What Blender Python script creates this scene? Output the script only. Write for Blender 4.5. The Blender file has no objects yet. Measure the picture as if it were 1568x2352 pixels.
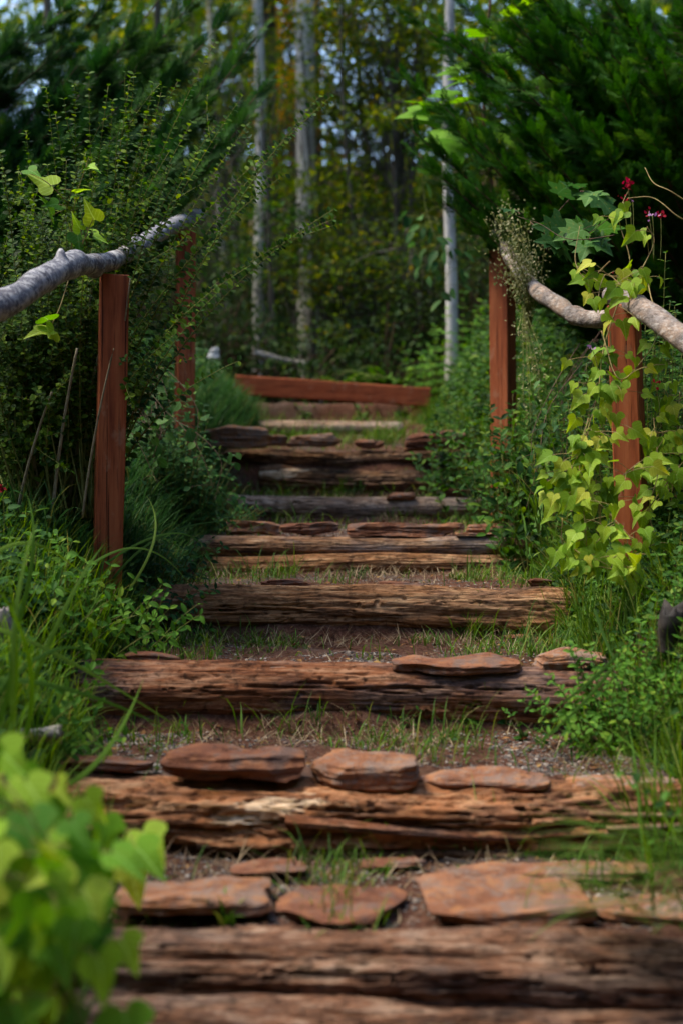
import bpy, math, random
import numpy as np
R = np.random.default_rng(11)
random.seed(5)
SC = bpy.context.scene
COL = SC.collection
FP = 3267.0                      # focal length in photo pixels (1568 wide)
PI = math.pi

def P(px, py, Y):                # where a photo pixel lies at distance Y
    return np.array([(px - 784.0) * Y / FP, Y, (1176.0 - py) * Y / FP])

# ---------------------------------------------------------------- noise
def _h(ix, iy, iz, s):
    n = (ix * 73856093) ^ (iy * 19349663) ^ (iz * 83492791) ^ (s * 2654435761 & 0x7fffffff)
    n = n & 0x7fffffff
    n = ((n ^ (n >> 13)) * 1274126177) & 0x7fffffff
    n = ((n ^ (n >> 15)) * 668265263) & 0x7fffffff
    return (n ^ (n >> 14)) / 0x7fffffff
def vn(p, s=0):
    p = np.asarray(p, float)
    i = np.floor(p).astype(np.int64); f = p - i; u = f * f * (3 - 2 * f)
    x, y, z = i[..., 0], i[..., 1], i[..., 2]
    a = 0
    for dx in (0, 1):
        for dy in (0, 1):
            for dz in (0, 1):
                w = (u[..., 0] if dx else 1 - u[..., 0]) * (u[..., 1] if dy else 1 - u[..., 1]) * (u[..., 2] if dz else 1 - u[..., 2])
                a = a + w * _h(x + dx, y + dy, z + dz, s)
    return a * 2 - 1
def fbm(p, s=0, o=4, g=.5):
    p = np.asarray(p, float); a = 0; k = 1; t = 0
    for j in range(o):
        a = a + k * vn(p * (2.03 ** j) + 17.3 * j, s + j); t += k; k *= g
    return a / t
def nrm(v):
    v = np.asarray(v, float)
    return v / np.maximum(np.linalg.norm(v, axis=-1, keepdims=True), 1e-9)
def ss(a, b, x):
    t = np.clip((x - a) / (b - a), 0, 1); return t * t * (3 - 2 * t)

# ---------------------------------------------------------------- geometry bag
class Geo:
    def __init__(s): s.V = []; s.F = []; s.A = []; s.n = 0
    def add(s, V, F, a=None):
        V = np.asarray(V, float).reshape(-1, 3)
        if a is None: a = np.zeros(len(V))
        elif np.isscalar(a): a = np.full(len(V), float(a))
        a = np.asarray(a, float)
        if a.ndim == 1: a = np.stack([a, a * 0 + 1, a * 0], 1)
        s.V.append(V); s.A.append(a)
        for f in (F if isinstance(F, (list, tuple)) else [F]):
            if len(f): s.F.append(np.asarray(f, np.int64) + s.n)
        s.n += len(V)
        return s
    def build(s, name, mat, parent=None, origin=None, smooth=True, loc=None):
        V = np.concatenate(s.V); A = np.concatenate(s.A)
        if origin is not None: V = V - np.asarray(origin)
        elif parent is not None: V = V - np.array(parent.location)
        me = bpy.data.meshes.new(name)
        loops = np.concatenate([f.ravel() for f in s.F])
        tot = np.concatenate([np.full(len(f), f.shape[1]) for f in s.F])
        me.vertices.add(len(V)); me.vertices.foreach_set('co', V.astype(np.float32).ravel())
        me.loops.add(len(loops)); me.loops.foreach_set('vertex_index', loops.astype(np.int32))
        me.polygons.add(len(tot))
        st = np.concatenate([[0], np.cumsum(tot)[:-1]])
        me.polygons.foreach_set('loop_start', st.astype(np.int32))
        try: me.polygons.foreach_set('loop_total', tot.astype(np.int32))
        except Exception: pass
        me.polygons.foreach_set('use_smooth', np.full(len(tot), bool(smooth)))
        for ci, an in enumerate(('lv', 'lx', 'ly')):     # value per leaf, place across and along the leaf
            at = me.attributes.new(an, 'FLOAT', 'POINT'); at.data.foreach_set('value', np.ascontiguousarray(A[:, ci], dtype=np.float32))
        me.update(calc_edges=True)
        me.materials.append(mat)
        o = bpy.data.objects.new(name, me); COL.objects.link(o)
        if parent is not None: o.parent = parent
        elif origin is not None: o.location = tuple(float(q) for q in origin)
        return o
def tag(o, label=None, cat=None, group=None, kind=None):
    if label: o['label'] = label
    if cat: o['category'] = cat
    if group: o['group'] = group
    if kind: o['kind'] = kind
    return o
def thing(name, label, cat, loc, group=None):
    o = bpy.data.objects.new(name, None); COL.objects.link(o)
    o.location = tuple(float(q) for q in loc); o.empty_display_size = .05
    return tag(o, label, cat, group)

# ---------------------------------------------------------------- shapes
def tube(pts, rad, n=8, cap=True, squash=None, ref=(0, 0, 1)):
    pts = np.asarray(pts, float); m = len(pts); rad = np.broadcast_to(np.asarray(rad, float), (m,))
    T = nrm(np.gradient(pts, axis=0))
    r = np.broadcast_to(np.asarray(ref, float), T.shape).copy()
    par = np.abs((T * r).sum(1)) > .95; r[par] = (1, 0, 0) if abs(ref[0]) < .9 else (0, 1, 0)
    A = nrm(np.cross(T, r)); B = np.cross(A, T)
    th = np.arange(n) * 2 * PI / n
    V = pts[:, None] + rad[:, None, None] * (np.cos(th)[None, :, None] * A[:, None] + np.sin(th)[None, :, None] * B[:, None])
    V = V.reshape(-1, 3)
    i = np.arange(m - 1)[:, None] * n; j = np.arange(n)[None]; k = (j + 1) % n
    F = np.stack([i + j, i + k, i + n + k, i + n + j], -1).reshape(-1, 4)
    Fs = [F]
    if cap:
        V = np.concatenate([V, pts[:1], pts[-1:]])
        a = m * n; jj = np.arange(n); kk = (jj + 1) % n
        Fs.append(np.stack([np.full(n, a), kk, jj], 1))
        Fs.append(np.stack([np.full(n, a + 1), (m - 1) * n + jj, (m - 1) * n + kk], 1))
    return V, Fs
def bez(p0, p1, p2, n=16):
    t = np.linspace(0, 1, n)[:, None]
    return (1 - t) ** 2 * np.asarray(p0) + 2 * t * (1 - t) * np.asarray(p1) + t * t * np.asarray(p2)
def spline(pts, n=60):
    pts = np.asarray(pts, float); m = len(pts)
    q = np.concatenate([[2 * pts[0] - pts[1]], pts, [2 * pts[-1] - pts[-2]]])
    out = []
    for i in range(m - 1):
        a, b, c, d = q[i:i + 4]
        k = max(2, n // (m - 1)); t = np.linspace(0, 1, k, endpoint=(i == m - 2))[:, None]
        out.append(.5 * (2 * b + (c - a) * t + (2 * a - 5 * b + 4 * c - d) * t ** 2 + (3 * b - a - 3 * c + d) * t ** 3))
    return np.concatenate(out)
def place(T, pos, yd, nm, size, width=None, a=None):
    tv, tf = T
    pos = np.asarray(pos, float); N = len(pos)
    y = nrm(yd); x = nrm(np.cross(y, nm)); z = np.cross(x, y)
    size = np.broadcast_to(np.asarray(size, float), (N,)); w = np.ones(N) if width is None else np.broadcast_to(width, (N,))
    V = pos[:, None] + size[:, None, None] * (tv[None, :, 0:1] * x[:, None] * w[:, None, None] + tv[None, :, 1:2] * y[:, None] + tv[None, :, 2:3] * z[:, None])
    k = len(tv)
    F = [(f[None] + (np.arange(N) * k)[:, None, None]).reshape(-1, f.shape[1]) for f in tf]
    if a is None: a = R.random(N)
    a3 = np.stack([np.repeat(a, k), np.tile(tv[:, 0], N), np.tile(tv[:, 1], N)], 1)
    return V.reshape(-1, 3), F, a3
def ovate(wd=.24, seg=4, curl=.18, fold=.25, peak=.42):
    ts = np.linspace(0, 1, seg + 1); V = []; 
    for t in ts:
        w = wd * 2 * (t / peak if t < peak else 1) * .5 if t < peak else wd * math.cos((t - peak) / (1 - peak) * PI / 2) ** .8
        if t < peak: w = wd * math.sin(t / peak * PI / 2) ** .8
        zz = -curl * t * t
        V += [(-w, t, zz + fold * w), (0, t, zz), (w, t, zz + fold * w)]
    F = []
    for i in range(seg):
        b = i * 3; F += [(b, b + 1, b + 4, b + 3), (b + 1, b + 2, b + 5, b + 4)]
    return np.array(V), [np.array(F)]
def outline_leaf(half, curl=.25, fold=.2, cy=.25):
    half = [np.array(h) for h in half]
    def z(x, y): return fold * abs(x) - curl * (max(0, y)) ** 2 * 1.0 - .25 * abs(x) ** 2
    V = [(0, cy, z(0, cy))]; F = []
    for s in (1, -1):
        b = len(V)
        for h in half: V.append((s * h[0], h[1], z(h[0], h[1])))
        for i in range(len(half) - 1): F.append((0, b + i, b + i + 1) if s > 0 else (0, b + i + 1, b + i))
    return np.array(V), [np.array(F)]
LEAF = ovate(); LEAFN = ovate(.15, 4, .25); LEAFR = ovate(.36, 4, .12, .2, .5)
LEAF2 = (np.array([(0, 0, 0), (-.26, .45, .07), (0, .5, 0), (.26, .45, .07), (0, 1, -.08)]), [np.array([(0, 2, 1), (0, 3, 2), (1, 2, 4), (2, 3, 4)])])
LEAF1 = (np.array([(0, 0, 0), (-.3, .45, .08), (.3, .45, .08), (0, 1, -.06)]), [np.array([(0, 2, 1), (1, 2, 3)])])
HEART = outline_leaf([(0, .02), (.14, -.14), (.32, -.17), (.46, -.06), (.5, .12), (.42, .3), (.24, .42), (.17, .6), (.07, .84), (0, 1)])
HEART3 = outline_leaf([(0, .03), (.10, -.10), (.24, -.16), (.40, -.10), (.52, .04), (.57, .18), (.50, .29), (.38, .34), (.30, .42), (.24, .56), (.14, .78), (.05, .93), (0, 1.02)], .38, .24)
TULIP = outline_leaf([(0, 0), (.2, -.04), (.46, .06), (.62, .2), (.44, .34), (.36, .45), (.5, .66), (.56, .86), (.3, .86), (0, .78)], .1, .12, .35)
MAPLE = outline_leaf([(0, 0), (.14, -.1), (.36, -.12), (.3, .06), (.56, .14), (.68, .3), (.42, .38), (.3, .46), (.42, .7), (.2, .68), (.14, .82), (0, 1.05)], .2, .15, .28)

def blades(pos, hgt, wid, az, lean, bend, seg=5, a=None):
    N = len(pos); pos = np.asarray(pos, float)
    hgt, wid, az, lean, bend = [np.broadcast_to(np.asarray(q, float), (N,)) for q in (hgt, wid, az, lean, bend)]
    t = np.linspace(0, 1, seg + 1)
    ang = lean[:, None] + bend[:, None] * t[None] ** 1.3       # angle away from upright
    ds = (hgt / seg)[:, None]
    hx = np.concatenate([np.zeros((N, 1)), np.cumsum(np.sin(ang[:, :-1]) * ds, 1)], 1)
    hz = np.concatenate([np.zeros((N, 1)), np.cumsum(np.cos(ang[:, :-1]) * ds, 1)], 1)
    d = np.stack([np.cos(az), np.sin(az), 0 * az], 1); side = np.stack([-np.sin(az), np.cos(az), 0 * az], 1)
    mid = pos[:, None] + hx[..., None] * d[:, None] + hz[..., None] * np.array([0, 0, 1.])
    w = wid[:, None] * np.maximum(1 - t ** 2.2, .03)[None] * (.75 + .5 * t)[None] * .5
    L = mid - w[..., None] * side[:, None]; Rr = mid + w[..., None] * side[:, None]
    V = np.stack([L, Rr], 2).reshape(N, -1, 3)
    k = 2 * (seg + 1)
    f = np.array([(2 * i, 2 * i + 1, 2 * i + 3, 2 * i + 2) for i in range(seg)])
    F = (f[None] + (np.arange(N) * k)[:, None, None]).reshape(-1, 4)
    if a is None: a = R.random(N)
    return V.reshape(-1, 3), [F], np.repeat(a, k)

# ---------------------------------------------------------------- terrain
GY = [0, 2.6, 2.86, 3.03, 3.56, 3.76, 4.28, 4.42, 5.3, 5.45, 6.52, 6.66, 7.68, 7.8, 8.64, 8.84, 9.76, 9.9, 11.06, 11.12, 13, 20, 40, 62, 70, 140]
GZ = [-1.15, -1.07, -1.05, -.90, -.86, -.705, -.665, -.50, -.475, -.31, -.285, -.12, -.055, .055, .075, .365, .50, .60, .70, .85, .95, 1.5, 3.5, 15, 17, 20]
EY = [2.3, 2.9, 3.7, 4.3, 5.3, 6.6, 7.7, 8.8, 9.8, 11, 12]
XL = [-.62, -.62, -.78, -.80, -.78, -.72, -.70, -.80, -.62, -.85, -1.2]
XR = [.95, .95, .92, .82, .86, .93, .82, .76, .62, .72, 1.2]
def H(x, y):
    x = np.asarray(x, float); y = np.asarray(y, float)
    yy = y + .03 * vn(np.stack([x * 3, y * .5, 0 * x], -1), 3)
    g = np.interp(yy, GY, GZ)
    sm = np.interp(y, [0, 3, 3.7, 4.4, 5.4, 6.6, 7.75, 8.75, 9.85, 11.1, 13, 20, 40, 62, 70, 140], [-1.1, -.95, -.78, -.58, -.4, -.2, -.02, .2, .5, .75, .95, 1.5, 3.5, 15, 17, 20])
    nz = fbm(np.stack([x * 1.7, y * 1.7, 0 * x], -1), 5)
    xl = np.interp(y, EY, XL) + .05 * nz; xr = np.interp(y, EY, XR) + .05 * nz
    dl = np.maximum(0, xl - x); dr = np.maximum(0, x - xr)
    d = dl + dr
    side = np.where(dl > 0, .32, .42) * np.interp(y, [10.5, 13], [1, .15])
    m = ss(0, .18, d)
    g = g * (1 - m) + sm * m
    h = g + np.interp(y, [10.8, 12.5], [.2, .02]) * (1 - np.exp(-d / .1)) + side * np.minimum(d, 2.2) + .04 * np.maximum(0, np.minimum(d - 2.2, 30))
    fine = fbm(np.stack([x * 14, y * 14, 0 * x], -1), 8, 4)
    lump = fbm(np.stack([x * 5, y * 6, 0 * x], -1), 9, 3)
    return h + .015 * fine + .016 * lump * (1 - m) + .05 * m * nz + .03*m*fine
def ground_at(px, py, y0=2.4, y1=13):
    Y = np.linspace(y0, y1, 3000); X = (px - 784) * Y / FP; Z = (1176 - py) * Y / FP
    k = np.argmax(Z <= H(X, Y)); 
    return np.array([X[k], Y[k], H(X[k], Y[k])])
# ---------------------------------------------------------------- materials
class NT:
    def __init__(s, name):
        s.m = bpy.data.materials.new(name); s.m.use_nodes = True; s.t = s.m.node_tree; s.t.nodes.clear()
        s.out = s.n('ShaderNodeOutputMaterial')
    def n(s, typ, **kw):
        o = s.t.nodes.new(typ)
        for k, v in kw.items(): setattr(o, k, v)
        return o
    def l(s, a, b): s.t.links.new(a, b)
    def set(s, sock, v):
        if hasattr(v, 'links') or isinstance(v, bpy.types.NodeSocket): s.l(v, sock)
        else: sock.default_value = v
    def coord(s, which='Object', scale=(1, 1, 1)):
        c = s.n('ShaderNodeTexCoord'); m = s.n('ShaderNodeMapping'); m.inputs['Scale'].default_value = scale
        s.l(c.outputs[which], m.inputs['Vector']); return m.outputs[0]
    def noise(s, vec, scale=5, detail=6, rough=.6, dist=0):
        o = s.n('ShaderNodeTexNoise'); s.l(vec, o.inputs['Vector'])
        o.inputs['Scale'].default_value = scale; o.inputs['Detail'].default_value = detail
        o.inputs['Roughness'].default_value = rough; o.inputs['Distortion'].default_value = dist
        return o.outputs['Fac']
    def ramp(s, fac, stops):
        o = s.n('ShaderNodeValToRGB'); s.l(fac, o.inputs[0]); e = o.color_ramp.elements
        while len(e) < len(stops): e.new(.5)
        for q, (p, c) in zip(e, stops):
            q.position = p; q.color = (*c, 1) if len(c) == 3 else c
        return o.outputs[0]
    def mix(s, fac, a, b, mode='MIX'):
        o = s.n('ShaderNodeMix', data_type='RGBA', blend_type=mode)
        s.set(o.inputs[0], fac); s.set(o.inputs[6], a if isinstance(a, bpy.types.NodeSocket) else (*a, 1)); s.set(o.inputs[7], b if isinstance(b, bpy.types.NodeSocket) else (*b, 1))
        return o.outputs[2]
    def math(s, op, a, b=0):
        o = s.n('ShaderNodeMath', operation=op); s.set(o.inputs[0], a); s.set(o.inputs[1], b); return o.outputs[0]
    def mapr(s, v, a, b, c=0, d=1):
        o = s.n('ShaderNodeMapRange'); s.l(v, o.inputs[0])
        for i, q in zip((1, 2, 3, 4), (a, b, c, d)): o.inputs[i].default_value = q
        return o.outputs[0]
    def bsdf(s, col, rough=.8, bump=None, strength=.5, dist=.01, spec=.3):
        b = s.n('ShaderNodeBsdfPrincipled'); s.set(b.inputs['Base Color'], col if isinstance(col, bpy.types.NodeSocket) else (*col, 1))
        s.set(b.inputs['Roughness'], rough); b.inputs['Specular IOR Level'].default_value = spec
        if bump is not None:
            u = s.n('ShaderNodeBump'); u.inputs['Strength'].default_value = strength; u.inputs['Distance'].default_value = dist
            s.l(bump, u.inputs['Height']); s.l(u.outputs[0], b.inputs['Normal'])
        return b
    def fin(s, b): s.l(b.outputs[0], s.out.inputs[0]); return s.m
    def attr(s, name='lv'):
        o = s.n('ShaderNodeAttribute'); o.attribute_name = name; return o.outputs['Fac']

def leaf_mat(name, stops, trans=.35, rough=.6, spec=.12, blot=.25, veins=0):
    """leaf colour by a random value per leaf, light coming through the blade"""
    t = NT(name); c = t.ramp(t.attr(), stops)
    n = t.noise(t.coord('Object'), 9, 3); c = t.mix(t.mapr(n, .35, .7, 0, blot), c, (c_ := stops[0][1]))
    if veins:
        ax_ = t.math('ABSOLUTE', t.attr('lx')); ly = t.attr('ly')
        mid = t.mapr(ax_, .012, .035, 1, 0); sv = t.math('ABSOLUTE', t.math('SUBTRACT', t.math('FRACT', t.math('MULTIPLY', t.math('SUBTRACT', ly, t.math('MULTIPLY', ax_, .8)), 5.5)), .5)); sv = t.mapr(sv, .03, .10, .6, 0)
        hv = t.n('ShaderNodeHueSaturation'); t.l(c, hv.inputs['Color']); hv.inputs['Value'].default_value = 1.55; hv.inputs['Saturation'].default_value = .85
        c = t.mix(t.math('MULTIPLY', t.math('MAXIMUM', mid, sv), veins), c, hv.outputs[0])
        bl = t.noise(t.coord('Object'), 55, 3, .7); c = t.mix(t.mapr(bl, .60, .70, 0, .45), c, (.30, .26, .05))
    b = t.bsdf(c, rough, spec=spec)
    tr = t.n('ShaderNodeBsdfTranslucent'); hs = t.n('ShaderNodeHueSaturation'); t.l(c, hs.inputs['Color'])
    hs.inputs['Hue'].default_value = .485; hs.inputs['Saturation'].default_value = 1.15; hs.inputs['Value'].default_value = 1.5
    t.l(hs.outputs[0], tr.inputs['Color'])
    m = t.n('ShaderNodeMixShader'); m.inputs[0].default_value = trans
    t.l(b.outputs[0], m.inputs[1]); t.l(tr.outputs[0], m.inputs[2]); t.l(m.outputs[0], t.out.inputs[0])
    return t.m
def wood_mat(name, base, light, dark, grey, gamt=.5, warm=(.25, .1, .05), lightamt=.5, ax=(2.0, 14, 14), darkamt=.5, patch=None, along='x'):
    cs = lambda a: (a[1], a[0], a[2]) if along == 'y' else a
    t = NT(name); v = t.coord('Object', cs(ax)); v2 = t.coord('Object', cs((ax[0] * 3, ax[1] * 4, ax[2] * 4))); vf = t.coord('Object', cs((2.2, 5, 5)))
    s1 = t.noise(v, 1.6, 9, .72, .3); s2 = t.noise(v2, 1.5, 6, .7); pat = t.noise(vf, 1.3, 4, .6, .4)
    c = t.ramp(s1, [(.33, dark), (.43, base), (.53, warm), (.63, light)])
    c = t.mix(t.math('MULTIPLY', t.mapr(pat, .47, .62), gamt), c, t.ramp(s2, [(.3, tuple(q * .45 for q in grey)), (.7, grey)]))
    pat2 = t.noise(t.coord('Object', cs((3, 9, 9))), 1.1, 5, .6)
    c = t.mix(t.math('MULTIPLY', t.mapr(pat2, .56, .68), darkamt), c, (.035, .03, .036))
    lines = t.mapr(s2, .30, .42, .55, 0); c = t.mix(lines, c, tuple(q * .5 for q in dark))
    fl = t.noise(t.coord('Object', cs((ax[0] * 2.5, ax[1] * 5, ax[2] * 5))), 1.7, 4, .6, .2); c = t.mix(t.mapr(fl, .55, .62, 0, lightamt), c, light)
    pat3 = t.noise(t.coord('Object', cs((5, 22, 22))), 1.0, 4, .6)
    c = t.mix(t.math('MULTIPLY', t.mapr(pat3, .58, .68), lightamt), c, light)
    mot = t.noise(t.coord('Object', cs((26, 34, 34))), 1.0, 6, .7); c = t.mix(t.mapr(mot, .5, .66, 0, .75), c, tuple(q * 1.2 for q in dark)); c = t.mix(t.mapr(mot, .36, .28, 0, .5), c, light)
    if patch:
        for (px_, pz_, sx_, sz_) in patch:      # freshly broken pale wood
            tc = t.n('ShaderNodeTexCoord'); mp = t.n('ShaderNodeMapping', vector_type='POINT'); mp.inputs['Location'].default_value = (-px_ / sx_, 0, -pz_ / sz_); mp.inputs['Scale'].default_value = (1 / sx_, 0, 1 / sz_); t.l(tc.outputs['Object'], mp.inputs[0])
            ln = t.n('ShaderNodeVectorMath', operation='LENGTH'); t.l(mp.outputs[0], ln.inputs[0])
            dd = t.math('ADD', ln.outputs['Value'], t.math('MULTIPLY', t.math('SUBTRACT', t.noise(t.coord('Object', cs((7, 16, 22))), 1.2, 5, .7), .5), 3.2))
            c = t.mix(t.mapr(dd, 1.05, .75, 0, .95), c, t.ramp(s2, [(.35, (.42, .24, .12)), (.6, (.78, .60, .42))]))
    fib = t.noise(t.coord('Object', cs((6, 120, 120))), 1.0, 4, .6)
    hgt = t.math('ADD', t.math('MULTIPLY', s2, .7), t.math('MULTIPLY', fib, .35))
    return t.fin(t.bsdf(c, .85, hgt, .9, .014, .1))
M = {}
M['log_red'] = wood_mat('log_red_brown', (.10, .038, .020), (.36, .19, .11), (.016, .009, .007), (.16, .14, .14), .6, (.21, .078, .034), .4, darkamt=.75)
M['log_grey'] = wood_mat('log_weathered_grey', (.13, .07, .042), (.46, .31, .20), (.025, .018, .016), (.26, .25, .265), .7, (.28, .145, .075), .5, darkamt=.6)
M['log_rot'] = wood_mat('log_rotten_tan', (.17, .078, .036), (.50, .30, .16), (.028, .014, .008), (.22, .18, .15), .25, (.32, .15, .065), .55, (1.6, 11, 11), .35)
M['log_crumble'] = wood_mat('log_crumbling_orange', (.20, .085, .04), (.46, .26, .14), (.04, .02, .012), (.2, .15, .12), .3, (.34, .135, .055), .4, (3.2, 14, 14), .6, patch=((-.43, .062, .13, .020), (-.50, .035, .09, .014), (-.30, .028, .05, .008)))
M['log_near'] = wood_mat('log_near_grey_brown', (.11, .055, .034), (.34, .23, .165), (.024, .015, .012), (.21, .175, .16), .55, (.2, .095, .055), .45, (2.4, 12, 12), .5)
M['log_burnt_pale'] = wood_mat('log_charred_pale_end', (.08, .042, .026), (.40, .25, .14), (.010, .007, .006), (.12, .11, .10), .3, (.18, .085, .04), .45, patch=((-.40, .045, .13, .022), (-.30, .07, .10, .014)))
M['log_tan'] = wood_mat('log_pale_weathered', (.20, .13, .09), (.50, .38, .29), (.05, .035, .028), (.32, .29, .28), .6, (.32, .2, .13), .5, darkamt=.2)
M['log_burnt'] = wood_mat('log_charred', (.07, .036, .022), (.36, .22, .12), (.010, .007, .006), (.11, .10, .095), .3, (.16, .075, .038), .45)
M['log_pale'] = wood_mat('splinter_pale_wood', (.52, .32, .17), (.80, .62, .42), (.26, .13, .06), (.5, .42, .34), .2, (.5, .34, .2), .5, darkamt=0)
M['rail'] = None
def bark_rail(name, a, b, dark, pale, gs):
    t = NT(name); v = t.coord('Object', (1, 1, 1))
    n1 = t.noise(v, 14, 6, .6, .5); n2 = t.noise(v, 42, 6, .65, .8); n3 = t.noise(v, 4, 3)
    c = t.ramp(n1, [(.3, dark), (.45, a), (.62, b), (.75, pale)])
    c = t.mix(t.mapr(n2, .50, .55, 0, gs), c, pale)
    br = t.noise(t.coord('Object', (9, 9, 9)), 1.7, 5, .7, 1.2); c = t.mix(t.mapr(br, .56, .62, 0, .8), c, (.5, .5, .52))
    c = t.mix(t.mapr(n3, .55, .75, 0, .5), c, (.16, .11, .085))
    return t.fin(t.bsdf(c, .7, t.math('ADD', n2, n1), .35, .004, .15))
M['rail_grey'] = bark_rail('lichen_grey_bark', (.10, .10, .125), (.20, .20, .235), (.035, .033, .04), (.42, .42, .44), .75)
M['rail_pale'] = wood_mat('peeled_pale_pole', (.20, .165, .145), (.46, .43, .41), (.05, .04, .036), (.27, .265, .28), .7, (.28, .20, .15), .45, (2.2, 14, 12), .3, along='y')
def post_mat(name, base, hi, dk, sc=(26, 26, 1.6)):
    t = NT(name); v = t.coord('Object', sc); g = t.noise(v, 1.3, 8, .65, .25)
    c = t.ramp(g, [(.3, dk), (.47, base), (.7, hi)])
    st = t.noise(t.coord('Object', tuple(q * 2 for q in sc)), 1.2, 3); c = t.mix(t.mapr(st, .58, .7, 0, .55), c, tuple(q * .5 for q in dk))
    bl = t.noise(t.coord('Object', (6, 6, 3)), 1.4, 4); c = t.mix(t.mapr(bl, .5, .75, 0, .45), c, dk)
    ck = t.noise(t.coord('Object', tuple(q * (3.2 if q > 5 else .6) for q in sc)), 1.4, 3, .5); ckm = t.mapr(ck, .635, .66, 0, .85); c = t.mix(ckm, c, (.03, .008, .005))
    wr = t.noise(t.coord('Object', (9, 9, 5)), 1.6, 6, .7); c = t.mix(t.mapr(wr, .58, .66, 0, .4), c, (.40, .22, .14))
    return t.fin(t.bsdf(c, .7, t.math('SUBTRACT', g, ckm), .5, .004, .15))
M['post'] = post_mat('red_stained_timber', (.31, .080, .030), (.43, .135, .055), (.13, .032, .016))
M['beam'] = post_mat('red_stained_beam', (.32, .075, .026), (.44, .125, .05), (.16, .035, .016), (1.2, 26, 26))
t = NT('knot_wood'); M['knot'] = t.fin(t.bsdf(t.ramp(t.noise(t.coord('Object'), 160, 4), [(.35, (.012, .006, .005)), (.65, (.07, .022, .013))]), .7))
def stone_mat():
    t = NT('rust_sandstone'); v = t.coord('Object', (1, 1, 1)); lay = t.coord('Object', (1.3, 1.3, 16))
    oi = t.n('ShaderNodeObjectInfo').outputs['Random']
    n1 = t.noise(v, 7, 7, .62, .3); n2 = t.noise(v, 38, 6, .7); n3 = t.noise(lay, 2.2, 6, .65, .2)
    c = t.ramp(n1, [(.28, (.10, .04, .025)), (.45, (.21, .082, .045)), (.6, (.30, .125, .065)), (.78, (.38, .19, .11))])
    c = t.mix(t.mapr(n3, .55, .66, 0, .75), c, (.085, .036, .026)); n4 = t.noise(t.coord('Object', (14, 14, 20)), 1.3, 7, .7, .6); c = t.mix(t.mapr(n4, .52, .62, 0, .55), c, (.42, .185, .075)); c = t.mix(t.mapr(n4, .42, .34, 0, .7), c, (.075, .035, .028)); n5 = t.noise(v, 11, 6, .65); c = t.mix(t.mapr(n5, .50, .62, 0, .7), c, (.15, .115, .105))
    c = t.mix(t.mapr(t.math('ADD', n2, t.math('MULTIPLY', oi, .14)), .58, .75, 0, .65), c, (.19, .155, .14))
    hs = t.n('ShaderNodeHueSaturation'); t.l(c, hs.inputs['Color']); t.l(t.mapr(oi, 0, 1, .6, 1.2), hs.inputs['Value']); t.l(t.mapr(oi, 0, 1, .495, .508), hs.inputs['Hue'])
    return t.fin(t.bsdf(hs.outputs[0], .88, t.math('ADD', n2, t.math('MULTIPLY', n3, 2.0)), 1.0, .012, .2))
M['stone'] = stone_mat()
def soil_mat():
    t = NT('soil_red_brown'); v = t.coord('Object')
    n1 = t.noise(v, 2.2, 5, .6); n2 = t.noise(v, 60, 6, .75); n3 = t.noise(v, 260, 3, .7)
    c = t.ramp(n2, [(.3, (.03, .015, .011)), (.5, (.10, .042, .026)), (.72, (.19, .105, .07))])
    g = t.ramp(n3, [(.35, (.05, .045, .042)), (.5, (.13, .12, .11)), (.68, (.32, .30, .27))])
    c = t.mix(t.mapr(n1, .52, .66, 0, .45), c, g)
    lit = t.noise(v, 16, 5, .7); c = t.mix(t.mapr(lit, .56, .66, 0, .6), c, (.10, .065, .035))
    return t.fin(t.bsdf(c, .95, t.math('ADD', n2, t.math('MULTIPLY', n3, .6)), .9, .012, .15))
M['soil'] = soil_mat()
t = NT('gravel_chips'); M['gravel'] = t.fin(t.bsdf(t.ramp(t.attr(), [(0, (.045, .04, .04)), (.4, (.13, .115, .11)), (.65, (.22, .185, .16)), (.82, (.17, .075, .04)), (.93, (.38, .34, .30))]), .85))
t = NT('dry_straw'); M['litter'] = None
M['straw'] = t.fin(t.bsdf(t.ramp(t.attr(), [(0, (.08, .045, .028)), (.5, (.21, .14, .08)), (1, (.42, .33, .2))]), .8))
M['grass'] = leaf_mat('grass_blade', [(0, (.03, .075, .012)), (.4, (.06, .14, .018)), (.8, (.11, .21, .03)), (.95, (.2, .24, .05)), (1, (.3, .25, .1))], .3)
M['grass_cool'] = leaf_mat('grass_blade_cool', [(0, (.018, .06, .022)), (.5, (.04, .11, .035)), (.9, (.07, .16, .05)), (1, (.16, .17, .06))], .3)
M['cover'] = leaf_mat('cover_leaf', [(0, (.010, .038, .008)), (.5, (.030, .095, .013)), (.85, (.075, .19, .022)), (1, (.17, .26, .035))], .3)
M['cover_left'] = leaf_mat('cover_leaf_cool', [(0, (.010, .04, .013)), (.5, (.028, .095, .024)), (.9, (.07, .18, .036)), (1, (.14, .24, .05))], .3)
M['cover_fresh'] = leaf_mat('fresh_weed_leaf', [(0, (.03, .10, .012)), (.5, (.075, .20, .02)), (.85, (.13, .29, .03)), (1, (.24, .36, .04))], .35)
M['grass_fresh'] = leaf_mat('grass_blade_fresh', [(0, (.05, .13, .015)), (.5, (.10, .22, .022)), (.9, (.18, .30, .035)), (1, (.34, .30, .10))], .35)
M['shrub'] = leaf_mat('small_shrub_leaf', [(0, (.012, .036, .006)), (.45, (.034, .092, .010)), (.8, (.085, .18, .016)), (1, (.2, .3, .03))], .35)
M['vine'] = leaf_mat('vine_leaf_lime', [(0, (.10, .21, .012)), (.5, (.22, .37, .022)), (.85, (.34, .47, .04)), (1, (.5, .5, .06))], .38, .55, veins=.7)
M['vine_dark'] = leaf_mat('vine_leaf_dark', [(0, (.02, .075, .02)), (.6, (.045, .13, .03)), (1, (.09, .2, .04))], .35, veins=.8)
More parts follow.
